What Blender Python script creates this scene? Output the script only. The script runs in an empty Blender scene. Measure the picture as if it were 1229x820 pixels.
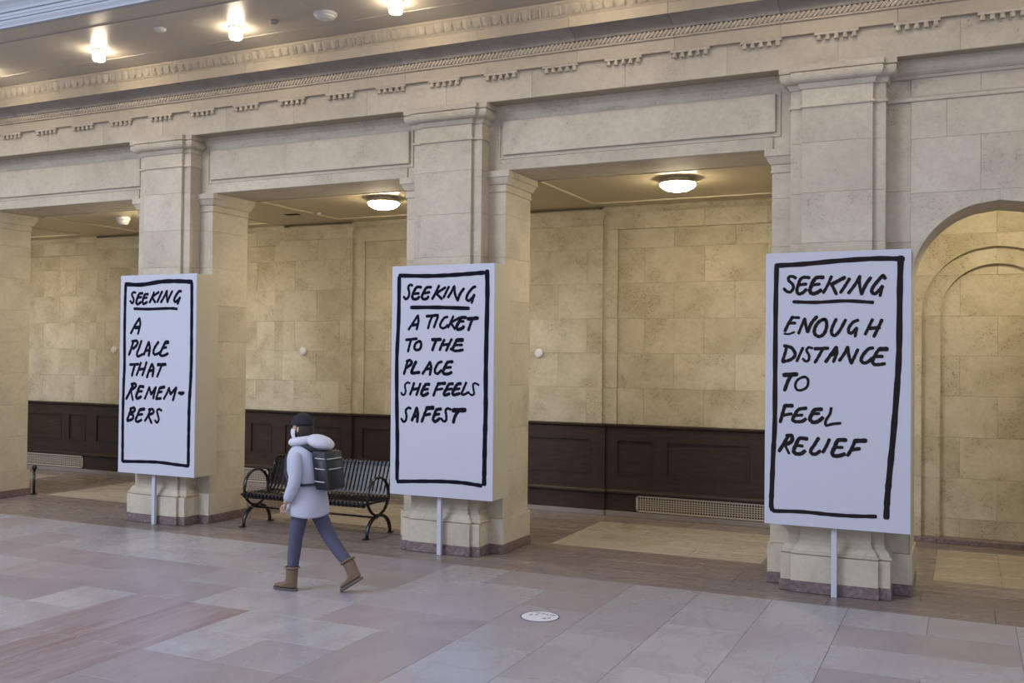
import bpy, bmesh, math, random
from mathutils import Vector, Matrix
random.seed(7)
sc = bpy.context.scene
COL = sc.collection

# ------------------------------------------------------------------ camera
RIGHT = Vector((0.9072434574, 0.4204959431, 0.0096161771))
UP = Vector((-0.0026151889, -0.0172227701, 0.9998482570))
FWD = Vector((-0.4205977529, 0.9071309377, 0.0145255692))
cam_data = bpy.data.cameras.new('camera')
cam = bpy.data.objects.new('camera', cam_data)
COL.objects.link(cam)
cam_data.sensor_fit = 'HORIZONTAL'
cam_data.sensor_width = 36.0
cam_data.lens = 1179.307 / 1229 * 36.0
cam_data.clip_start = 0.05
mw = Matrix.Identity(4)
for i in range(3):
    mw[i][0] = RIGHT[i]; mw[i][1] = UP[i]; mw[i][2] = -FWD[i]
mw[2][3] = 2.1
cam.matrix_world = mw
sc.camera = cam

# ------------------------------------------------------------------ light and exposure
world = bpy.data.worlds.new('hall_daylight')
sc.world = world
world.use_nodes = True
wbg = world.node_tree.nodes['Background']
wbg.inputs[0].default_value = (0.68, 0.71, 0.86, 1)
wbg.inputs[1].default_value = 0.78

def area(name, loc, target, sx, sy, power, color):
    l = bpy.data.lights.new(name, 'AREA'); l.shape = 'RECTANGLE'
    l.size = sx; l.size_y = sy; l.energy = power; l.color = color
    o = bpy.data.objects.new(name, l); COL.objects.link(o)
    o.location = loc
    o.rotation_euler = (Vector(target) - Vector(loc)).to_track_quat('-Z', 'Y').to_euler()
    return o
area('hall_window_light', (-13.0, -5.0, 10.5), (-5.0, 8.5, 0.5), 7.0, 7.0, 1350, (0.74, 0.82, 1.0))

sc.view_settings.view_transform = 'Standard'
sc.view_settings.look = 'None'
sc.view_settings.exposure = 0.36
sc.view_settings.gamma = 1.0
sc.view_settings.use_curve_mapping = False
GALLERY_LAMP = 80.0
HALL_LAMP = 52.0

# ------------------------------------------------------------------ materials
class N:
    def __init__(s, name):
        s.m = bpy.data.materials.new(name); s.m.use_nodes = True
        s.t = s.m.node_tree; s.b = s.t.nodes['Principled BSDF']
    def n(s, typ, **kw):
        nd = s.t.nodes.new(typ)
        for k, v in kw.items():
            if k.startswith('i_'):
                nd.inputs[k[2:].replace('_', ' ')].default_value = v
            else: setattr(nd, k, v)
        return nd
    def l(s, a, b): s.t.links.new(a, b)
    def coords(s, scale=(1, 1, 1), rand=30.0, seedkey=None):
        g = s.n('ShaderNodeNewGeometry'); oi = s.n('ShaderNodeObjectInfo')
        cx = s.n('ShaderNodeVectorMath', operation='SCALE'); cx.inputs[0].default_value = (1.0, 1.7, 0.6)
        mul = s.n('ShaderNodeMath', operation='MULTIPLY'); mul.inputs[1].default_value = rand
        s.l(oi.outputs['Random'], mul.inputs[0]); s.l(mul.outputs[0], cx.inputs['Scale'])
        ad = s.n('ShaderNodeVectorMath', operation='ADD')
        s.l(g.outputs['Position'], ad.inputs[0]); s.l(cx.outputs[0], ad.inputs[1])
        mp = s.n('ShaderNodeMapping'); mp.inputs['Scale'].default_value = scale
        s.l(ad.outputs[0], mp.inputs[0])
        return mp.outputs[0], oi.outputs['Random']
    def noise(s, vec, scale, detail=4, rough=0.55, dist=0.0):
        nd = s.n('ShaderNodeTexNoise'); nd.inputs['Scale'].default_value = scale
        nd.inputs['Detail'].default_value = detail; nd.inputs['Roughness'].default_value = rough
        nd.inputs['Distortion'].default_value = dist
        s.l(vec, nd.inputs['Vector']); return nd.outputs[0]
    def ramp(s, fac, stops, interp='LINEAR'):
        r = s.n('ShaderNodeValToRGB'); cr = r.color_ramp; cr.interpolation = interp
        while len(cr.elements) < len(stops): cr.elements.new(0.5)
        for e, (p, c) in zip(cr.elements, stops):
            e.position = p; e.color = (c[0], c[1], c[2], 1) if isinstance(c, tuple) else (c, c, c, 1)
        s.l(fac, r.inputs[0]); return r.outputs[0]
    def mix(s, fac, a, b, blend='MIX'):
        m = s.n('ShaderNodeMix', data_type='RGBA', blend_type=blend)
        for v, i in ((fac, 0), (a, 6), (b, 7)):
            if hasattr(v, 'links'): s.l(v, m.inputs[i])
            else: m.inputs[i].default_value = v if not isinstance(v, tuple) else (*v[:3], 1)
        return m.outputs[2]
    def bump(s, h, strength, dist=0.01):
        b = s.n('ShaderNodeBump'); b.inputs['Strength'].default_value = strength
        b.inputs['Distance'].default_value = dist
        s.l(h, b.inputs['Height']); s.l(b.outputs[0], s.b.inputs['Normal'])
    def out(s, col, rough, metal=0.0, spec=0.5):
        if hasattr(col, 'links'): s.l(col, s.b.inputs['Base Color'])
        else: s.b.inputs['Base Color'].default_value = (*col, 1)
        if hasattr(rough, 'links'): s.l(rough, s.b.inputs['Roughness'])
        else: s.b.inputs['Roughness'].default_value = rough
        s.b.inputs['Metallic'].default_value = metal
        s.b.inputs['Specular IOR Level'].default_value = spec
        return s.m

def limestone(name, base, light, dark, pit, patch=0.5, rough=0.75, pits=0.8, cut=0.50):
    k = N(name); v, rnd = k.coords()
    big = k.noise(v, 1.3, 4, 0.6); fine = k.noise(v, 16, 6, 0.75); ptc = k.noise(v, 2.6, 5, 0.7, 0.4); grit = k.noise(v, 46, 4, 0.7)
    c = k.mix(rnd, base, light)
    c = k.mix(k.ramp(big, [(0.42, 0.0), (0.68, patch)]), c, dark)
    c = k.mix(k.ramp(fine, [(0.36, 0.38), (0.58, 0.0)]), c, dark)
    c = k.mix(k.ramp(fine, [(0.55, 0.0), (0.75, 0.35)]), c, light)
    vor = k.n('ShaderNodeTexVoronoi'); vor.inputs['Scale'].default_value = 24
    mp = k.n('ShaderNodeMapping'); mp.inputs['Scale'].default_value = (0.8, 1.0, 1.5); mp.inputs['Rotation'].default_value = (0, 0.5, 0)
    k.l(v, mp.inputs[0]); k.l(mp.outputs[0], vor.inputs['Vector'])
    p1 = k.ramp(vor.outputs['Distance'], [(0.12, 1.0), (0.26, 0.0)])
    g1 = k.ramp(grit, [(0.36, 1.0), (0.44, 0.0)])
    p1 = k.mix(1.0, p1, g1, 'LIGHTEN')
    p2 = k.ramp(ptc, [(cut, 0.0), (cut + 0.13, 1.0)])
    pm = k.mix(1.0, p1, p2, 'MULTIPLY')
    fade = k.n('ShaderNodeMath', operation='MULTIPLY'); fade.inputs[1].default_value = pits
    k.l(pm, fade.inputs[0])
    c = k.mix(k.ramp(ptc, [(cut, 0.0), (cut + 0.2, 0.35)]), c, dark)
    c = k.mix(fade.outputs[0], c, pit)
    k.bump(fine, 0.25, 0.004)
    return k.out(c, rough, spec=0.3)

M = {}
M['stone'] = limestone('limestone', (0.54, 0.482, 0.37), (0.59, 0.53, 0.415), (0.385, 0.335, 0.255), (0.22, 0.175, 0.125), 0.5, pits=0.55)
M['stone_yellow'] = limestone('gallery_limestone', (0.50, 0.445, 0.32), (0.575, 0.515, 0.38), (0.36, 0.305, 0.195), (0.19, 0.135, 0.075), 0.75, pits=0.85, cut=0.47)
M['stone_dark'] = limestone('cornice_limestone', (0.53, 0.465, 0.35), (0.56, 0.49, 0.38), (0.42, 0.36, 0.27), (0.28, 0.23, 0.17), 0.5, pits=0.4)
M['stone_grey'] = limestone('grey_limestone', (0.30, 0.275, 0.25), (0.34, 0.315, 0.285), (0.20, 0.18, 0.165), (0.15, 0.13, 0.12), 0.6, pits=0.4)  # cove stone, darker and greyer than the rest of the cornice
M['mortar'] = N('mortar').out((0.36, 0.31, 0.23), 0.9)

def granite():
    k = N('purple_granite'); v, rnd = k.coords()
    c = k.ramp(k.noise(v, 30, 6, 0.75), [(0.35, (0.10, 0.075, 0.075)), (0.55, (0.19, 0.14, 0.135)), (0.72, (0.34, 0.29, 0.28))])
    return k.out(c, 0.35)
M['granite'] = granite()

def tile_mat(name, stops, vein, scale=(1, 1, 1), rough=(0.16, 0.3), veins=0.4):
    k = N(name); v, rnd = k.coords(scale)
    base = k.ramp(rnd, stops)
    n1 = k.noise(v, 1.3, 5, 0.6, 0.6)
    c = k.mix(k.ramp(n1, [(0.42, 0.0), (0.62, 0.5)]), base, vein)
    w = k.n('ShaderNodeTexWave'); w.inputs['Scale'].default_value = 0.9; w.inputs['Distortion'].default_value = 9
    w.inputs['Detail'].default_value = 4; w.inputs['Detail Scale'].default_value = 1.4
    k.l(v, w.inputs['Vector'])
    c = k.mix(k.ramp(w.outputs['Fac'], [(0.0, veins), (0.035, 0.0)]), c, vein)
    fine = k.noise(v, 9, 5, 0.7)
    c = k.mix(k.ramp(fine, [(0.4, 0.12), (0.65, 0.0)]), c, vein)
    r = k.ramp(n1, [(0.3, rough[0]), (0.7, rough[1])])
    return k.out(c, r, spec=0.5)
M['tile'] = tile_mat('lavender_marble', [(0.0, (0.375, 0.37, 0.40)), (0.25, (0.335, 0.32, 0.345)), (0.5, (0.405, 0.40, 0.425)), (0.75, (0.36, 0.35, 0.37)), (1.0, (0.43, 0.42, 0.44))], (0.285, 0.25, 0.265), rough=(0.20, 0.34), veins=0.4)
M['tile_pink'] = tile_mat('pink_marble', [(0.0, (0.285, 0.255, 0.27)), (1.0, (0.325, 0.29, 0.305))], (0.24, 0.20, 0.21), rough=(0.28, 0.42))
M['tile_red'] = tile_mat('red_veined_marble', [(0.0, (0.205, 0.15, 0.16)), (1.0, (0.24, 0.18, 0.19))], (0.38, 0.33, 0.35), (3.2, 0.6, 1), rough=(0.24, 0.4), veins=0.8)
M['tile_brown'] = tile_mat('brown_travertine', [(0.0, (0.195, 0.16, 0.148)), (1.0, (0.27, 0.225, 0.205))], (0.125, 0.10, 0.09), (0.35, 4.5, 1), rough=(0.2, 0.36), veins=0.5)
M['tile_tan'] = tile_mat('tan_marble', [(0.0, (0.36, 0.315, 0.255)), (1.0, (0.43, 0.385, 0.315))], (0.31, 0.27, 0.22), (0.5, 2.2, 1), rough=(0.22, 0.38))
def plain(name, col, rough, metal=0.0, var=0.06, scale=4):
    k = N(name); v, rnd = k.coords()
    d = tuple(x * (1 - var) for x in col)
    return k.out(k.mix(k.noise(v, scale, 3), d, col), rough, metal)
M['base_marble'] = plain('taupe_base_marble', (0.27, 0.235, 0.205), 0.4, var=.25, scale=6)
M['paving'] = M['tile']
M['joint'] = N('floor_joint').out((0.17, 0.15, 0.14), 0.8)

def wood():
    k = N('dark_stained_oak'); v, rnd = k.coords((1, 1, 7))
    c = k.ramp(k.noise(v, 4, 6, 0.65, 0.5), [(0.3, (0.022, 0.013, 0.009)), (0.7, (0.044, 0.026, 0.018))])
    return k.out(c, 0.5, spec=0.3)
M['wood'] = wood()
M['white_paint'] = plain('white_sign_paint', (0.52, 0.535, 0.605), 0.6, var=0.03)
M['side_cream'] = plain('cream_board_side', (0.54, 0.495, 0.375), 0.65)  # side boards and top rail, warmer in tone than the front panel
M['ink'] = N('black_marker_ink').out((0.010, 0.010, 0.019), 0.9, spec=0.05)
M['ink_brown'] = N('brown_black_marker').out((0.022, 0.017, 0.018), 0.9, spec=0.05)
M['ceiling'] = plain('ceiling_paint', (0.44, 0.40, 0.345), 0.34, scale=1.2)
M['gallery_ceiling'] = plain('gallery_ceiling_paint', (0.50, 0.42, 0.28), 0.36, scale=1.2)
M['ceiling_trim'] = plain('cream_ceiling_trim', (0.62, 0.55, 0.40), 0.5)
M['white_plastic'] = plain('white_plastic', (0.68, 0.66, 0.62), 0.45)
M['grey_plastic'] = plain('grey_plastic', (0.36, 0.34, 0.31), 0.5)
M['grille'] = plain('bronze_painted_grille', (0.42, 0.365, 0.29), 0.5, 0.0)
M['void'] = plain('dark_duct', (0.012, 0.010, 0.008), 0.8)
M['bench'] = plain('black_enamel', (0.006, 0.006, 0.009), 0.22)
M['beam'] = plain('beam_stone', (0.37, 0.395, 0.43), 0.7)  # blue of the hall skylight is tinted into this base colour
M['chrome'] = plain('brushed_metal', (0.45, 0.42, 0.38), 0.3, 1.0)
M['blue'] = plain('blue_vinyl', (0.05, 0.08, 0.20), 0.4)
M['decal_white'] = plain('white_vinyl', (0.72, 0.72, 0.76), 0.35)
M['print'] = plain('grey_print', (0.22, 0.20, 0.24), 0.5)
M['skin'] = plain('skin', (0.50, 0.32, 0.24), 0.5)
M['coat'] = plain('pale_blue_quilted_cloth', (0.48, 0.50, 0.60), 0.8, scale=9)
M['fluff'] = plain('white_fleece', (0.62, 0.63, 0.70), 0.95, var=0.15, scale=40)
M['jeans'] = plain('slate_denim', (0.085, 0.09, 0.145), 0.85, var=0.25, scale=30)
M['boot'] = plain('tan_suede', (0.20, 0.135, 0.085), 0.8, var=0.3, scale=18)
M['sole'] = plain('grey_rubber', (0.10, 0.085, 0.075), 0.7)
M['hat'] = plain('black_knit', (0.015, 0.015, 0.022), 0.9)
M['hair'] = plain('dark_hair', (0.02, 0.013, 0.01), 0.6)
M['mask'] = plain('white_mask_cloth', (0.66, 0.66, 0.72), 0.8)
M['pack'] = plain('black_nylon', (0.02, 0.02, 0.026), 0.55)
M['piping'] = plain('pale_piping', (0.50, 0.49, 0.50), 0.6)
M['eye'] = plain('eye', (0.03, 0.02, 0.015), 0.2)
def emis(name, col, st):
    k = N(name)
    k.b.inputs['Base Color'].default_value = (0.8, 0.8, 0.8, 1)
    k.b.inputs['Emission Color'].default_value = (*col, 1)
    k.b.inputs['Emission Strength'].default_value = st
    return k.m
M['gallery_glow'] = emis('warm_lamp_glass', (1.0, 0.855, 0.59), GALLERY_LAMP)
M['hall_glow'] = emis('hall_lamp_glass', (1.0, 0.83, 0.60), HALL_LAMP)

# ------------------------------------------------------------------ object helpers
ORG = {}
def link(o): COL.objects.link(o); return o
def tag(o, label=None, cat=None, group=None, kind=None):
    if label: o['label'] = label
    if cat: o['category'] = cat
    if group: o['group'] = group
    if kind: o['kind'] = kind
    return o
def thing(name, loc, label, cat, group=None):
    o = link(bpy.data.objects.new(name, None)); o.location = loc
    o.empty_display_size = 0.1
    ORG[o.name] = Vector(loc); return tag(o, label, cat, group)
def struct_root(name):
    o = link(bpy.data.objects.new(name, None)); ORG[o.name] = Vector((0, 0, 0))
    return tag(o, kind='structure')
def raw(name, mesh, parent, loc=None, mat=None):
    o = link(bpy.data.objects.new(name, mesh))
    if parent is not None:
        o.parent = parent; ORG[o.name] = ORG[parent.name]
        if loc is not None:
            # nested parents sit at their own offset: undo it
            off = ORG[parent.name] + abs_off(parent)
            o.location = Vector(loc) - off
    elif loc is not None:
        o.location = loc
    return o
OFF = {}
def abs_off(p):
    return OFF.get(p.name, Vector((0, 0, 0)))
def obj(name, bm, mat, parent=None, smooth=False, autosmooth=None):
    """bm in world coordinates"""
    if parent is not None:
        bmesh.ops.translate(bm, vec=-(ORG[parent.name] + abs_off(parent)), verts=bm.verts)
    me = bpy.data.meshes.new(name)
    bmesh.ops.recalc_face_normals(bm, faces=bm.faces)
    bm.to_mesh(me); bm.free()
    me.materials.append(mat)
    if smooth:
        me.shade_smooth()
    o = link(bpy.data.objects.new(name, me))
    if parent is not None:
        o.parent = parent; ORG[o.name] = ORG[parent.name]; OFF[o.name] = abs_off(parent)
    else:
        ORG[o.name] = Vector((0, 0, 0))
    return o

def poly(bm, vs, fs):
    v = [bm.verts.new(p) for p in vs]
    for f in fs:
        try: bm.faces.new([v[i] for i in f])
        except ValueError: pass
def bx(bm, x0, x1, y0, y1, z0, z1):
    vs = [(x, y, z) for x in (x0, x1) for y in (y0, y1) for z in (z0, z1)]
    poly(bm, vs, [(0, 1, 3, 2), (4, 6, 7, 5), (0, 4, 5, 1), (2, 3, 7, 6), (0, 2, 6, 4), (1, 5, 7, 3)])
def boxobj(name, b, mat, parent=None):
    bm = bmesh.new(); bx(bm, *b); return obj(name, bm, mat, parent)
BC = {}
def bevel_box(dx, dy, dz, b, mat):
    key = (round(dx, 4), round(dy, 4), round(dz, 4), b, mat.name)
    if key in BC: return BC[key]
    h = (dx / 2, dy / 2, dz / 2); vs = []; idx = {}
    for sx in (-1, 1):
        for sy in (-1, 1):
            for sz in (-1, 1):
                s = (sx, sy, sz)
                for a in range(3):
                    p = [s[i] * (h[i] - (0 if i == a else b)) for i in range(3)]
                    idx[(s, a)] = len(vs); vs.append(p)
    fs = []
    S = [(x, y, z) for x in (-1, 1) for y in (-1, 1) for z in (-1, 1)]
    for a in range(3):
        u, w = [i for i in range(3) if i != a]
        for sg in (-1, 1):
            loop = []
            for (p, q) in ((-1, -1), (1, -1), (1, 1), (-1, 1)):
                s = [0, 0, 0]; s[a] = sg; s[u] = p; s[w] = q; loop.append(idx[(tuple(s), a)])
            fs.append(loop)
    for a in range(3):       # edges along axis a
        u, w = [i for i in range(3) if i != a]
        for p in (-1, 1):
            for q in (-1, 1):
                s1 = [0, 0, 0]; s1[a] = -1; s1[u] = p; s1[w] = q; s2 = list(s1); s2[a] = 1
                fs.append([idx[(tuple(s1), u)], idx[(tuple(s2), u)], idx[(tuple(s2), w)], idx[(tuple(s1), w)]])
    for s in S: fs.append([idx[(s, 0)], idx[(s, 1)], idx[(s, 2)]])
    me = bpy.data.meshes.new('block'); bm = bmesh.new(); poly(bm, vs, fs)
    bmesh.ops.recalc_face_normals(bm, faces=bm.faces); bm.to_mesh(me); bm.free()
    me.materials.append(mat); BC[key] = me; return me
def block(name, x0, x1, y0, y1, z0, z1, mat, parent, bev=0.0015, gap=0.0008, jitter=0.0):
    g = gap
    me = bevel_box(x1 - x0 - 2 * g, y1 - y0, z1 - z0 - 2 * g, bev, mat)
    o = link(bpy.data.objects.new(name, me)); o.parent = parent
    c = Vector(((x0 + x1) / 2, (y0 + y1) / 2 + (random.uniform(-jitter, jitter) if jitter else 0), (z0 + z1) / 2))
    o.location = c - ORG[parent.name]
    ORG[o.name] = ORG[parent.name]; OFF[o.name] = c - ORG[parent.name]
    return o
def rect_loft(bm, x0, x1, y0, y1, prof):
    """solid with a rectangular plan, offset p at height z"""
    rings = []
    for p, z in prof:
        rings.append([bm.verts.new(q) for q in ((x0 - p, y0 - p, z), (x1 + p, y0 - p, z), (x1 + p, y1 + p, z), (x0 - p, y1 + p, z))])
    for a, b in zip(rings, rings[1:]):
        for i in range(4): bm.faces.new((a[i], a[(i + 1) % 4], b[(i + 1) % 4], b[i]))
    bm.faces.new(rings[0][::-1]); bm.faces.new(rings[-1])
def extrude_yz(bm, pts, x0, x1):
    """closed profile of (y,z) swept along X"""
    a = [bm.verts.new((x0, y, z)) for y, z in pts]; b = [bm.verts.new((x1, y, z)) for y, z in pts]
    n = len(pts)
    for i in range(n): bm.faces.new((a[i], a[(i + 1) % n], b[(i + 1) % n], b[i]))
    bm.faces.new(a[::-1]); bm.faces.new(b)
def prism_xz(bm, pts, y0, y1):
    a = [bm.verts.new((x, y0, z)) for x, z in pts]; b = [bm.verts.new((x, y1, z)) for x, z in pts]
    n = len(pts)
    for i in range(n): bm.faces.new((a[i], a[(i + 1) % n], b[(i + 1) % n], b[i]))
    f1 = bm.faces.new(a[::-1]); f2 = bm.faces.new(b)
    bmesh.ops.triangulate(bm, faces=[f1, f2])
def tube(bm, pts, rad, seg=8, closed=False, flat=None, caps=True):
    """rad: number or list; flat=(a,b) gives an elliptical section (a sideways, b across)"""
    P = [Vector(p) for p in pts]; n = len(P); rings = []
    prev = None
    for i in range(n):
        if closed: t = (P[(i + 1) % n] - P[i - 1])
        else: t = P[min(i + 1, n - 1)] - P[max(i - 1, 0)]
        t.normalize()
        ref = prev if prev is not None else (Vector((1, 0, 0)) if abs(t.x) < 0.9 else Vector((0, 0, 1)))
        u = (ref - t * ref.dot(t)); u.normalize(); prev = u
        w = t.cross(u)
        r = rad[i] if isinstance(rad, (list, tuple)) else rad
        ra, rb = (r, r) if flat is None else (r * flat[0], r * flat[1])
        rings.append([bm.verts.new(P[i] + u * (math.cos(2 * math.pi * k / seg) * ra) + w * (math.sin(2 * math.pi * k / seg) * rb)) for k in range(seg)])
    m = n if closed else n - 1
    for i in range(m):
        a, b = rings[i], rings[(i + 1) % n]
        for k in range(seg): bm.faces.new((a[k], a[(k + 1) % seg], b[(k + 1) % seg], b[k]))
    if caps and not closed:
        bm.faces.new(rings[0][::-1]); bm.faces.new(rings[-1])
def lathe(bm, c, prof, seg=24, axis='z', flip=1):
    """prof of (radius, height) about c"""
    rings = []
    for r, h in prof:
        ring = []
        for k in range(seg):
            a = 2 * math.pi * k / seg
            if axis == 'z': p = (c[0] + r * math.cos(a), c[1] + r * math.sin(a), c[2] + h)
            else: p = (c[0] + r * math.cos(a), c[1] + h, c[2] + r * math.sin(a))
            ring.append(bm.verts.new(p))
        rings.append(ring)
    for a, b in zip(rings, rings[1:]):
        for k in range(seg): bm.faces.new((a[k], a[(k + 1) % seg], b[(k + 1) % seg], b[k]))
    bm.faces.new(rings[0]); bm.faces.new(rings[-1])
def ellipsoid(bm, c, r, seg=16, rings=10):
    res = bmesh.ops.create_uvsphere(bm, u_segments=seg, v_segments=rings, radius=1.0)
    bmesh.ops.scale(bm, vec=r, verts=res['verts']); bmesh.ops.translate(bm, vec=c, verts=res['verts'])
    return res['verts']

PC = [-13.09, -9.08, -5.076, -1.072]       # pilaster centres along the arcade
COURSE = [0.37, 0.865, 1.32, 1.78, 2.235, 2.69, 3.15, 3.608, 4.067, 4.40]

# ------------------------------------------------------------------ floor
floor = struct_root('floor')
boxobj('bedding', (-24, 8, -14, 12.6, -0.10, -0.012), M['joint'], floor)
def tile(x0, x1, y0, y1, mat, nm='tile'):
    dz = random.uniform(0, 0.0006)
    return block(nm, x0, x1, y0 + 0.0012, y1 - 0.0012, -0.014, dz, mat, floor, bev=0.0015, gap=0.0012)
TX = [0.291 + 0.06 + i * -0.6285 for i in range(-3, 24)][::-1]; NX = len(TX) - 1
TY = [8.75 - 0.5835 * i for i in range(9)][::-1]; NY = len(TY) - 1
used = set()
for j in range(NY - 1, -1, -1):
    for i in range(NX):
        if (i, j) in used: continue
        xc = (TX[i] + TX[i + 1]) / 2; yc = (TY[j] + TY[j + 1]) / 2
        red = -6.72 < xc < -5.40 and yc < 6.42
        w = h = 1
        q = random.random()
        if red:
            w = 1; h = 2 if j > 0 else 1
        elif q < 0.30 and i + 1 < NX and (i + 1, j) not in used and not (-6.72 < TX[i + 1] + .3 < -5.40 and yc < 6.42): w = 2
        elif q < 0.55 and j > 0 and (i, j - 1) not in used and not (-6.72 < xc < -5.40 and TY[j] < 6.44): h = 2
        for a in range(w):
            for b in range(h): used.add((i + a, j - b))
        dark = (-8.6 < xc < -6.1 and 6.42 < yc < 7.0) or random.random() < 0.24
        tile(TX[i], TX[i + w], TY[j - h + 1], TY[j + 1], M['tile_red'] if red else M['tile_pink'] if dark else M['tile'])
for b in ((-24, 8, -14, TY[0]), (-24, TX[0], TY[0], 8.75), (TX[-1], 8, TY[0], 8.75)):
    tag(boxobj('paving', (b[0], b[1], b[2], b[3], -0.013, 0.0), M['tile'], floor))
# brown travertine border along the arcade, three rows
rows = [8.75, 9.24, 9.73, 10.22]
for r in range(3):
    x = -16.5 - random.uniform(0, 1)
    while x < 3.0:
        L = random.uniform(1.15, 1.75); tile(x, x + L, rows[r], rows[r + 1], M['tile_brown'], 'border_slab'); x += L
BAYS = [-15.1, -11.085, -7.078, -3.074]
for b in BAYS:
    for j in range(4):
        y0 = 10.22 + 0.42 * j; x = b - 1.165; off = 0.39 if j % 2 else 0.0
        xs = [b - 1.165] + [v for v in (b - 1.165 + 0.3885 * (k + 1) for k in range(5)) if (round((v - b + 1.165) / 0.3885) % 2) == (j % 2)] + [b + 1.165]
        for a, c in zip(xs, xs[1:]): tile(a, c, y0, y0 + 0.42, M['tile_tan'], 'panel_tile')
for j in range(4):
    for k in range(2):
        x0 = -0.295 + 0.595 * k; tile(x0, x0 + 0.595, 10.22 + 0.42 * j, 10.64 + 0.42 * j, M['tile_tan'], 'panel_tile')
edges = [(-17.5, BAYS[0] - 1.165)] + [(BAYS[i] + 1.165, BAYS[i + 1] - 1.165) for i in range(3)] + [(BAYS[3] + 1.165, -0.295), (0.895, 3.0)]
for a, c in edges:
    for j in range(2): tile(a, c, 10.22 + 0.84 * j, 11.06 + 0.84 * j, M['tile_brown'], 'border_slab')
x = -17.5
while x < 3.0:
    L = random.uniform(1.2, 1.7); tile(x, x + L, 11.90, 12.46, M['tile_brown'], 'border_slab'); x += L

# ------------------------------------------------------------------ stone piers with pilasters
def capital_collar(bm, x0, x1, y0, y1):
    pass
PIERLBL = ['limestone pier cut off by the left edge of the photo',
           'limestone pier behind the sign reading A PLACE THAT REMEMBERS',
           'limestone pier behind the sign reading A TICKET TO THE PLACE SHE FEELS SAFEST',
           'limestone pier behind the sign reading ENOUGH DISTANCE, beside the round arch']
def pier(c, label, last):
    t = thing('stone_pier', (c, 9.75, 0), label, 'pillar')
    S = M['stone']
    # shaft courses: pier body, outer layer and centre layer of the pilaster
    lv = COURSE[:-1]
    for za, zb in zip(lv, lv[1:]):
        if za < 3.60: block('pier_stone', c - .61, c + .61, 9.44, 10.09, za, zb, S, t)
        block('pilaster_edge_stone', c - .41, c + .41, 9.26, 9.439, za, zb, S, t)
        block('pilaster_stone', c - .305, c + .305, 9.22, 9.259, za, zb, S, t)
    block('pier_stone', c - .61, c + .61, 9.44, 10.09, 3.608, 4.76, S, t)
    block('pilaster_edge_stone', c - .41, c + .41, 9.26, 9.439, 4.067, 4.40, S, t)
    block('pilaster_stone', c - .305, c + .305, 9.22, 9.259, 4.067, 4.40, S, t)
    # pedestal
    G = M['granite']
    block('granite_plinth', c - .635, c + .635, 9.405, 10.13, 0, .10, G, t, bev=.004)
    block('granite_plinth', c - .48, c + .48, 9.165, 9.405, 0, .10, G, t, bev=.004)
    block('granite_plinth', c - .38, c + .38, 9.13, 9.165, 0, .10, G, t, bev=.004)
    block('plinth_stone', c - .63, c + .63, 9.41, 10.12, .10, .37, S, t)
    for hw, yf, nm in ((.468, 9.17, 'pedestal_edge_stone'), (.372, 9.135, 'pedestal_stone')):
        block(nm, c - hw, c + hw, yf, 9.41 if hw > .4 else 9.17, .10, .335, S, t)
    for hw, yf in ((.41, 9.26), (.305, 9.22)):
        bm = bmesh.new()
        rect_loft(bm, c - hw, c + hw, yf, 9.5, [(.058, .336), (.068, .345), (.068, .362), (.052, .372), (.046, .392), (.030, .415), (.010, .432), (.004, .46)])
        obj('base_moulding', bm, S, t)
    # impost mouldings of the pier
    bm = bmesh.new()
    x1 = c + (.30 if last else .61)
    rect_loft(bm, c - .61, x1, 9.44, 10.09, [(.0, 3.845), (.012, 3.85), (.012, 3.868), (.006, 3.872), (.006, 3.925), (.02, 3.93), (.028, 3.945), (.045, 3.985), (.052, 4.0), (.062, 4.003), (.062, 4.068)])
    obj('impost_moulding', bm, S, t)
    # pilaster capital, two layers
    for hw, yf, nm in ((.41, 9.26, 'capital_edge'), (.305, 9.22, 'capital')):
        bm = bmesh.new()
        rect_loft(bm, c - hw, c + hw, yf, 9.5, [(.0, 4.385), (.016, 4.388), (.018, 4.40), (.012, 4.412), (.0, 4.415), (.0, 4.555), (.014, 4.56), (.020, 4.575), (.026, 4.59),
            (.030, 4.597), (.030, 4.606), (.044, 4.607), (.062, 4.613), (.078, 4.626), (.088, 4.645), (.092, 4.668), (.088, 4.69), (.078, 4.70), (.096, 4.702), (.096, 4.757)])
        obj(nm, bm, S, t)
    return t
for i, c in enumerate(PC): pier(c, PIERLBL[i], i == 3)

# ------------------------------------------------------------------ lintels over the openings
lintel = struct_root('trim_1')
for b in BAYS:
    a, e = b - 1.40, b + 1.40
    boxobj('lintel_beam', (a, e, 9.44, 10.09, 4.07, 4.757), M['stone'], lintel)
    boxobj('lintel_fillet', (a, e, 9.425, 9.44, 4.075, 4.19), M['stone'], lintel)
    block('lintel_panel', b - 1.425 + .0, b + 1.425, 9.412, 9.4395, 4.235, 4.60, M['stone'], lintel, bev=.006)
    bm = bmesh.new()
    for q in ((b - 1.47, b + 1.47, 4.195, 4.205), (b - 1.47, b - 1.46, 4.205, 4.62), (b + 1.46, b + 1.47, 4.205, 4.62)): bx(bm, q[0], q[1], 9.428, 9.4395, q[2], q[3])
    obj('lintel_bead', bm, M['stone'], lintel)
    bm = bmesh.new(); extrude_yz(bm, [(9.44, 4.645), (9.435, 4.655), (9.425, 4.69), (9.40, 4.72), (9.395, 4.757), (9.44, 4.757)], b - 1.59, b + 1.59); obj('lintel_cornice', bm, M['stone'], lintel)

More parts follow.
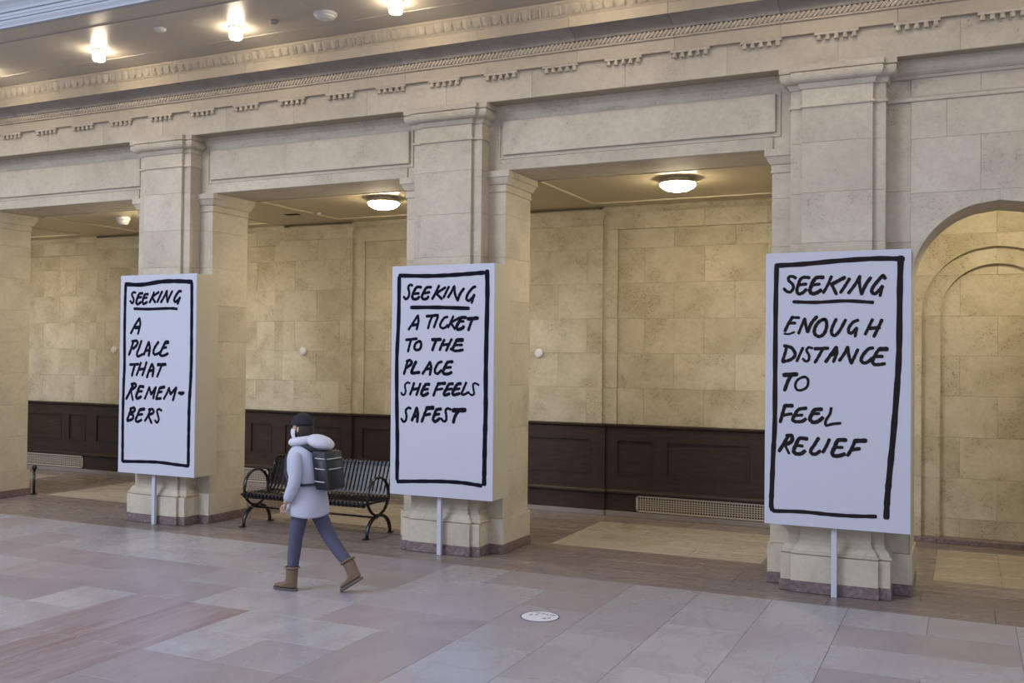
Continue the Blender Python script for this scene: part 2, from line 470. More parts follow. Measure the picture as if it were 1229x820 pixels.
# ------------------------------------------------------------------ arch wall at the right
def arch_stones(parent, x0, x1, lv, cx, cz, R, y0, y1, mat, joints=(), nm='stone'):
    g = 0.0008
    def bxz(z):
        return cx - (math.sqrt(max(R * R - (z - cz) ** 2, 0)) if z > cz else R)
    for ci, (za, zb) in enumerate(zip(lv, lv[1:])):
        A, B = za + g, zb - g
        if A >= cz + R:
            js = sorted([x0] + [j for j in joints[ci % 2] if x0 < j < x1] + [x1]) if joints else [x0, x1]
            for a, e in zip(js, js[1:]): block(nm, a, e, y0, y1, za, zb, mat, parent)
            continue
        zt = min(B, cz + R)
        zs = [A + (zt - A) * k / 12 for k in range(13)]
        inner = [(bxz(z) if z < cz + R - 1e-5 else cx - g, z) for z in zs]
        if zt < B: inner.append((cx - g, B))
        for sg, xo in ((1, x0 + g), (-1, x1 - g)):
            bm = bmesh.new(); rows = []
            for x, z in inner:
                xx = x if sg > 0 else 2 * cx - x
                rows.append([bm.verts.new(q) for q in ((xo, y0, z), (xx, y0, z), (xx, y1, z), (xo, y1, z))])
            for p, q in zip(rows, rows[1:]):
                for k in range(4): bm.faces.new((p[k], p[(k + 1) % 4], q[(k + 1) % 4], q[k]))
            bm.faces.new(rows[0][::-1]); bm.faces.new(rows[-1])
            obj(nm, bm, mat, parent)
wall_arch = struct_root('wall_right')
arch_stones(wall_arch, -.4625, 2.4, [0.10, .37, .865, 1.32, 1.78, 2.235, 2.69, 3.15, 3.58, 4.067, 4.40, 4.757], .25, 2.78, .706, 9.425, 10.09, M['stone'],
            joints=((.10, 1.1, 1.9), (-.17, .75, 1.5)))
boxobj('backing', (-.455, 2.39, 9.5, 10.05, 3.6, 4.7), M['mortar'], wall_arch)
bm = bmesh.new(); extrude_yz(bm, [(9.43, 4.40), (9.412, 4.402), (9.408, 4.413), (9.412, 4.422), (9.414, 4.43), (9.404, 4.445), (9.43, 4.452)], -.655, 2.4); obj('string_moulding', bm, M['stone'], wall_arch)
bm = bmesh.new(); extrude_yz(bm, [(9.43, 4.60), (9.405, 4.605), (9.40, 4.618), (9.40, 4.628), (9.385, 4.632), (9.362, 4.65), (9.345, 4.68), (9.342, 4.70), (9.335, 4.71), (9.335, 4.757), (9.43, 4.757)], -.655, 2.4); obj('string_moulding', bm, M['stone'], wall_arch)
boxobj('granite_plinth', (.93, 2.4, 9.405, 10.12, 0, .10), M['granite'], wall_arch)

# ------------------------------------------------------------------ entablature: frieze and cornice
ent = struct_root('trim_2')
boxobj('core', (-18.0, 3.0, 9.22, 12.6, 4.7575, 5.62), M['mortar'], ent)
X0 = PC[0] - 4.0; xs = [X0 + 1.0017 * k for k in range(0, 20)]
arc = [(9.125 - 0.175 * (1 - math.cos(t)), 5.255 + 0.078 * math.sin(t)) for t in [math.radians(a) for a in range(0, 91, 11)]]
cove = [(9.128, 5.252)] + [(9.128 - .183 * (k / 8) ** 1.5, 5.252 + .083 * (k / 8) ** 0.62) for k in range(1, 9)]
for a, e in zip(xs, xs[1:]):
    g = .0015
    block('frieze_stone', a, e, 9.20, 9.30, 4.757, 5.047, M['stone'], ent, bev=.002)
    bm = bmesh.new()
    extrude_yz(bm, [(9.30, 5.047), (9.155, 5.047), (9.155, 5.067), (9.178, 5.068), (9.178, 5.172), (9.152, 5.174), (9.152, 5.190), (9.165, 5.192), (9.165, 5.251), (9.20, 5.252), (9.20, 5.335),
                (8.943, 5.335), (8.943, 5.44), (8.934, 5.441), (8.934, 5.452), (8.945, 5.453), (8.938, 5.49), (8.915, 5.535), (8.90, 5.562), (8.892, 5.563), (8.892, 5.588), (9.30, 5.588)], a + g + .5, e - g + .5)
    cs = obj('cornice_stone', bm, M['stone_dark'], ent)
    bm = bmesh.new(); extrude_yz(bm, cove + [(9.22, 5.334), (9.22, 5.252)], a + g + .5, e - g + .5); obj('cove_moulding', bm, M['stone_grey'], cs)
# regulae with five guttae each
bm = bmesh.new()
lathe(bm, (0, 0, 0), [(.024, -.044), (.019, 0.0)], seg=8)
gme = bpy.data.meshes.new('gutta'); bm.to_mesh(gme); bm.free(); gme.materials.append(M['stone'])
k = 0; x = PC[0] - .6675 * 2
while x < 2.2:
    reg = boxobj('regula', (x - .19, x + .19, 9.158, 9.20, 5.022, 5.0465), M['stone'], ent)
    for q in range(5):
        o = link(bpy.data.objects.new('gutta', gme)); o.parent = reg; o.location = (x - .152 + .076 * q, 9.178, 5.022)
    x += .6675
# carved leaf band
bm = bmesh.new()
poly(bm, [(-.054, 0.004, .114), (.054, 0.004, .114), (.052, .014, .075), (.036, .024, .03), (0, .026, .008), (-.036, .024, .03), (-.052, .014, .075), (0, -.008, .10), (0, .008, .05)],
     [(0, 1, 7), (1, 2, 8, 7), (2, 3, 8), (3, 4, 8), (4, 5, 8), (5, 6, 8), (6, 0, 7, 8)])
me_leaf = bpy.data.meshes.new('leaf'); bm.to_mesh(me_leaf); bm.free(); me_leaf.materials.append(M['stone'])
bm = bmesh.new()
poly(bm, [(-.008, .0, .11), (.008, .0, .11), (.012, .014, .04), (0, .02, .0), (-.012, .014, .04), (0, -.012, .06)],
     [(0, 1, 5), (1, 2, 5), (2, 3, 5), (3, 4, 5), (4, 0, 5)])
me_dart = bpy.data.meshes.new('dart'); bm.to_mesh(me_dart); bm.free(); me_dart.materials.append(M['stone'])
x = -13.6; k = 0
while x < 0.2:
    o = link(bpy.data.objects.new('carved_leaf', me_leaf)); o.parent = ent; o.location = (x, 8.905, 5.447)
    if x > -9: 
        o = link(bpy.data.objects.new('carved_dart', me_dart)); o.parent = ent; o.location = (x + .055, 8.908, 5.447)
    x += .11
# rope moulding: slanted beads, one part
bm = bmesh.new(); x = -15.0
while x < 2.5:
    tube(bm, [(x, 9.160, 5.197), (x + .03, 9.150, 5.222), (x + .06, 9.142, 5.248)], [.016, .020, .016], seg=6); x += .044
tag(obj('rope_moulding', bm, M['stone'], ent), kind='stuff')

# ------------------------------------------------------------------ hall ceiling strip and the beam that faces the hall
ceil = struct_root('ceiling')
x = -18.0
while x < 3.0:
    block('ceiling_panel', x, x + 3.0, 7.24, 9.2, 5.59, 5.64, M['ceiling'], ceil, bev=.002, gap=.001); x += 3.0
for yb_ in (8.55, 7.62): boxobj('ceiling_bead', (-18, 3, yb_, yb_ + .014, 5.584, 5.5905), M['ceiling'], ceil)
beam = struct_root('trim_3')
x = -18.0
while x < 3.0:
    bm = bmesh.new()
    extrude_yz(bm, [(7.30, 5.575), (7.24, 5.575), (7.24, 5.655), (7.246, 5.658), (7.232, 5.664), (7.228, 5.69), (7.222, 5.693), (7.222, 5.725), (7.205, 5.73), (7.20, 5.755),
                    (7.208, 5.76), (7.185, 5.80), (7.16, 5.83), (7.15, 5.86), (7.15, 7.2), (7.40, 7.2), (7.40, 5.66)], x + .001, x + 1.499)
    obj('beam_stone', bm, M['beam'], beam); x += 1.5
x = -11.5
while x < -6.5:
    boxobj('dentil', (x, x + .05, 7.125, 7.152, 5.875, 5.93), M['beam'], beam); x += .11

# ------------------------------------------------------------------ gallery: back wall, ceiling, end walls
wb = struct_root('wall_back')
boxobj('core', (-18.0, 3.0, 12.53, 12.75, 0, 4.8), M['mortar'], wb)
Y = M['stone_yellow']
LV = [1.206, 1.684, 2.149, 2.608, 3.08, 3.545]
def course_row(xa, xb, y0, za, zb, js, nm='stone'):
    xs = [xa] + [j for j in sorted(js) if xa + .06 < j < xb - .06] + [xb]
    for a, e in zip(xs, xs[1:]): block(nm, a, e, y0, 12.53, za, zb, Y, wb, gap=.0008, bev=.0015, jitter=.0015)
for b in BAYS:
    if b < -17: continue
    for ci, (za, zb) in enumerate(zip(LV, LV[1:] + [3.80])):
        js = [b + .8 * k + (.4 if ci % 2 else 0) for k in range(-2, 3)]
        course_row(b - 1.165, b + 1.165, 12.50, za, zb, js)
        course_row(b - 1.365, b - 1.166, 12.476, za, zb, [], 'edge_stone')
        course_row(b + 1.166, b + 1.365, 12.476, za, zb, [], 'edge_stone')
    course_row(b - 1.365, b + 1.365, 12.476, 3.80, 4.02, [b - .8, b, b + .8], 'edge_stone')
    bm = bmesh.new(); extrude_yz(bm, [(12.52, 4.015), (12.462, 4.015), (12.460, 4.03), (12.44, 4.05), (12.43, 4.07), (12.43, 4.10), (12.52, 4.10)], b - 1.365, b + 1.365); obj('wall_cornice', bm, Y, wb)
for c in [-17.1] + PC:
    for ci, (za, zb) in enumerate(zip(LV, LV[1:] + [3.86])):
        js = [c] if ci % 2 else [c - .42, c + .42]
        course_row(c - .638, c + (.638 if c < -2 else .47), 12.44, za, zb, js, 'pilaster_stone')
    bm = bmesh.new(); rect_loft(bm, c - .638, c + (.638 if c < -2 else .47), 12.44, 12.52, [(0, 3.86), (.01, 3.862), (.01, 3.875), (.0, 3.878), (.0, 3.945), (.012, 3.95), (.02, 3.97), (.035, 3.995), (.04, 4.0), (.04, 4.03), (.05, 4.035), (.05, 4.062)])
    obj('pilaster_cap', bm, Y, wb)
# alcove behind the arch: blind arch stepping back twice
lvA = [.06, .275, .74, 1.21, 1.684, 2.149, 2.608, 3.08, 3.545, 4.02]
arch_stones(wb, -.60, 2.4, lvA, .30, 2.615, .785, 12.35, 12.53, Y, joints=((.3, 1.2), (.7, 1.6)))
arch_stones(wb, -.50, 1.10, lvA[:-1], .30, 2.615, .588, 12.40, 12.53, Y, joints=((.3,), (0.0, .7)))
for ci, (za, zb) in enumerate(zip(lvA[:-2], lvA[1:-1])):
    course_row(-.30, .90, 12.45, za, zb, [.31] if ci % 2 else [-.08, .70])
block('plinth', -.60, 2.4, 12.335, 12.53, 0, .06, M['granite'], wb)
block('plinth', -.30, .90, 12.30, 12.34, 0, .055, M['granite'], wb)

gc = struct_root('ceiling')
gc.name = 'ceiling_gallery'; ORG[gc.name] = Vector((0, 0, 0))
boxobj('ceiling_slab', (-18.0, 3.0, 10.085, 12.53, 4.102, 4.20), M['gallery_ceiling'], gc)
for b in BAYS + [.30]:
    hw = 1.36 if b < 0 else .7
    for bb in ((b - hw, b + hw, 12.035, 12.06), (b - hw, b + hw, 10.25, 10.275), (b - hw - .012, b - hw + .012, 10.25, 12.06), (b + hw - .012, b + hw + .012, 10.25, 12.06)):
        boxobj('ceiling_bead', (*bb, 4.086, 4.103), M['ceiling_trim'], gc)
for nm, x0 in (('wall_left', -18.2), ('wall_end', 3.0)):
    s = struct_root(nm); boxobj('end_stone', (x0, x0 + .2, 9.42, 12.75, 0, 5.6), M['stone_yellow'], s)

# ------------------------------------------------------------------ wainscot
wn = struct_root('trim_4'); W_ = M['wood']
def wains(xa, xb, yf, panels):
    """frame of rails and stiles around recessed panels"""
    boxobj('backboard', (xa, xb, yf + .03, 12.5, .066, 1.17), W_, wn)
    zt, zb_ = 1.007, .545
    boxobj('rail', (xa, xb, yf, yf + .031, zt, 1.165), W_, wn); boxobj('rail', (xa, xb, yf, yf + .031, .355, zb_), W_, wn)
    xs = [xa] + [v for p in panels for v in p] + [xb]
    for i in range(0, len(xs), 2): boxobj('stile', (xs[i], xs[i + 1], yf, yf + .031, zb_, zt), W_, wn)
    for a, e in panels:
        bm = bmesh.new()      # bolection bead round the panel
        for q in ((a, e, zt - .014, zt), (a, e, zb_, zb_ + .014), (a, a + .014, zb_ + .014, zt - .014), (e - .014, e, zb_ + .014, zt - .014)):
            bx(bm, q[0], q[1], yf - .006, yf + .03, q[2], q[3])
        p = boxobj('panel', (a + .014, e - .014, yf + .018, yf + .0305, zb_ + .014, zt - .014), W_, wn)
        obj('panel_bead', bm, W_, p)
    boxobj('kickboard', (xa, xb, yf + .0, yf + .031, .066, .29), W_, wn)
    bm = bmesh.new(); extrude_yz(bm, [(yf + .02, .29), (yf - .02, .292), (yf - .034, .305), (yf - .034, .325), (yf - .022, .345), (yf, .358), (yf + .02, .358)], xa - (.02 if yf < 12.37 else 0), xb + (.02 if yf < 12.37 else 0)); obj('base_moulding', bm, W_, wn)
    bm = bmesh.new(); extrude_yz(bm, [(yf + .02, 1.16), (yf - .01, 1.165), (yf - .03, 1.18), (yf - .035, 1.20), (yf - .03, 1.206), (12.5, 1.206), (12.5, 1.16)], xa, xb); obj('cap_moulding', bm, W_, wn)
for b in BAYS:
    wains(b - 1.29, b + 1.29, 12.40, [(b - 1.135, b - .635), (b - .46, b + .61), (b + .79, b + 1.20)])
for c in [-17.1] + PC:
    xr = c + .715 if c < -2 else -.60
    wains(c - .715, xr, 12.36, [(c - .52, c + .52)] if c < -2 else [(c - .52, c + .36)])
bb = struct_root('baseboard_back')
for c in [-17.1] + PC[:-1]:
    block('base_stone', c - .72, c + .72, 12.345, 12.5, 0, .066, M['base_marble'], bb); block('base_stone', c + .72, c + 2.0, 12.375, 12.5, 0, .066, M['base_marble'], bb); block('base_stone', c + 2.0, c + 3.288, 12.375, 12.5, 0, .066, M['base_marble'], bb)
block('base_stone', PC[3] - .72, -.60, 12.345, 12.5, 0, .066, M['base_marble'], bb)

def grille(xa, xb, label):
    t = thing('vent_grille', ((xa + xb) / 2, 12.39, .07), label, 'vent', 'vent grilles in the wainscot')
    z0, z1 = .075, .286; yf = 12.385
    boxobj('duct_back', (xa, xb, 12.396, 12.3995, z0, z1), M['void'], t)
    bm = bmesh.new()
    for q in ((xa, xb, z1 - .02, z1), (xa, xb, z0, z0 + .02), (xa, xa + .025, z0, z1), (xb - .025, xb, z0, z1)): bx(bm, q[0], q[1], yf - .004, 12.3955, q[2], q[3])
    obj('frame', bm, M['grille'], t)
    bm = bmesh.new(); n = int((xb - xa - .05) / .034)
    for i in range(1, n):
        x = xa + .025 + (xb - xa - .05) * i / n; bx(bm, x - .005, x + .005, yf, yf + .006, z0 + .02, z1 - .02)
    for j in range(1, 6):
        z = z0 + .022 + (z1 - z0 - .044) * j / 6; bx(bm, xa + .02, xb - .02, yf + .001, yf + .007, z - .005, z + .005)
    tag(obj('lattice', bm, M['grille'], t), kind='stuff')
grille(-3.93, -1.86, 'bronze lattice vent grille low in dark wainscot, right of the middle sign')
grille(-11.95, -9.93, 'bronze lattice vent grille low in wainscot behind the left end of the bench')
grille(-15.96, -13.94, 'bronze lattice vent grille low in wainscot at far left')

# ------------------------------------------------------------------ lamps
def gallery_lamp(x, y, label):
    t = thing('ceiling_lamp', (x, y, 4.10), label, 'lamp', 'domed lamps on the gallery ceiling')
    bm = bmesh.new(); lathe(bm, (x, y, 0), [(.14, 4.102), (.14, 4.062), (.205, 4.06), (.215, 4.052), (.215, 4.040), (.200, 4.036)], seg=36); obj('rim', bm, M['chrome'], t, smooth=False)
    bm = bmesh.new(); lathe(bm, (x, y, 0), [(.203, 4.038), (.198, 4.022), (.175, 3.998), (.135, 3.975), (.085, 3.962), (.03, 3.957), (.004, 3.957)], seg=36); obj('glass_dome', bm, M['gallery_glow'], t, smooth=True)
gallery_lamp(-2.945, 10.72, 'lit domed lamp on the gallery ceiling right of the middle pier')
gallery_lamp(-6.78, 10.68, 'lit domed lamp on the gallery ceiling just left of the middle pier')
gallery_lamp(-10.60, 10.70, 'lit domed lamp on the gallery ceiling hidden behind the left sign pier')
gallery_lamp(-14.8, 10.70, 'lit domed lamp on the gallery ceiling at the far left bay')
gallery_lamp(.45, 11.0, 'lit domed lamp on the gallery ceiling inside the arch bay')
def hall_lamp(x, label):
    y = 8.26
    t = thing('ceiling_lamp', (x, y, 5.59), label, 'lamp', 'cylinder lamps on the hall ceiling')
    bm = bmesh.new(); lathe(bm, (x, y, 0), [(.078, 5.59), (.078, 5.578), (.06, 5.575)], seg=24); obj('ceiling_rose', bm, M['chrome'], t)
    bm = bmesh.new(); lathe(bm, (x, y, 0), [(.066, 5.576), (.068, 5.53), (.068, 5.49), (.06, 5.472), (.02, 5.466)], seg=24); obj('glass_cylinder', bm, M['hall_glow'], t, smooth=True)
    bm = bmesh.new(); lathe(bm, (x, y, 0), [(.0695, 5.562), (.0715, 5.560), (.0715, 5.556), (.0695, 5.554)], seg=24); obj('ring', bm, M['chrome'], t)
HL = {-9.14: 'lit glass cylinder lamp on hall ceiling, leftmost of the three', -7.13: 'lit glass cylinder lamp on hall ceiling, middle of the three',
      -5.13: 'lit glass cylinder lamp on hall ceiling, right one at the top edge', -11.14: 'lit glass cylinder lamp on hall ceiling at the left edge of the frame',
      -13.14: 'lit cylinder lamp on hall ceiling beyond the left edge', -3.13: 'lit cylinder lamp on hall ceiling above the middle opening, out of frame', -1.13: 'lit cylinder lamp on hall ceiling above the right pier, out of frame', .87: 'lit cylinder lamp on hall ceiling above the arch, out of frame'}
for x, l in HL.items(): hall_lamp(x, l)

# ------------------------------------------------------------------ small fittings
def ceiling_disc(name, x, y, r, label, cat, z=5.59, mat='white_plastic', h=.035):
    t = thing(name, (x, y, z), label, cat)
    bm = bmesh.new(); lathe(bm, (x, y, 0), [(r, z), (r, z - h * .35), (r * .9, z - h * .5)], seg=28); obj('base_ring', bm, M[mat], t)
    bm = bmesh.new(); lathe(bm, (x, y, 0), [(r * .86, z - h * .5), (r * .82, z - h * .75), (r * .55, z - h), (r * .1, z - h * 1.05)], seg=28); obj('cover', bm, M[mat], t)
ceiling_disc('smoke_detector', -5.98, 8.27, .12, 'large round white smoke detector on the hall ceiling', 'detector', h=.06)
ceiling_disc('sprinkler_cover', -6.62, 8.25, .045, 'tiny round sensor on hall ceiling right of the middle cylinder lamp', 'sensor', mat='grey_plastic')
ceiling_disc('smoke_detector', -7.90, 7.95, .065, 'small oval white sensor on hall ceiling between two lit lamps', 'sensor')
ceiling_disc('emergency_light', -11.36, 10.76, .10, 'unlit white faceted fitting on gallery ceiling left of the left pilaster', 'lamp', z=4.10, h=.11)
ceiling_disc('sprinkler_cover', -8.35, 11.45, .035, 'small white sprinkler cap on the gallery ceiling right of the left pier', 'sprinkler', z=4.101, mat='white_plastic')
t = tag(boxobj('ceiling_hatch', (-8.92, -8.70, 11.40, 11.50, 4.093, 4.101), M['void']), 'small dark slot vent in the gallery ceiling right of the left pier', 'vent')
def wall_disc(x, label):
    t = thing('wall_speaker', (x, 12.44, 2.14), label, 'speaker', 'round white discs on the gallery wall')
    bm = bmesh.new(); lathe(bm, (x, 12.44, 2.138), [(.062, .0), (.062, -.018), (.056, -.026)], seg=28, axis='y'); obj('housing', bm, M['white_plastic'], t)
    bm = bmesh.new(); lathe(bm, (x, 12.44, 2.138), [(.050, -.024), (.046, -.034), (.02, -.038)], seg=28, axis='y'); obj('face_plate', bm, M['white_plastic'], t)
wall_disc(-5.35, 'round white disc on gallery wall just right of the middle pier')
wall_disc(-9.32, 'round white disc on gallery wall above the bench')
wall_disc(-13.29, 'round white disc on gallery wall left of the left sign')

# short black post by the far left pier
t = thing('floor_post', (-12.415, 10.14, 0), 'short black metal post with round knob beside the far left pier', 'post')
bm = bmesh.new(); tube(bm, [(-12.415, 10.16, 0), (-12.415, 10.16, .36)], .018, 10); obj('post', bm, M['bench'], t, True)
bm = bmesh.new(); ellipsoid(bm, (-12.41, 10.16, .39), (.035, .035, .04)); obj('knob', bm, M['bench'], t, True)
bm = bmesh.new(); lathe(bm, (-12.415, 10.16, 0), [(.045, 0), (.045, .012), (.02, .02)], 16); obj('foot_plate', bm, M['bench'], t)

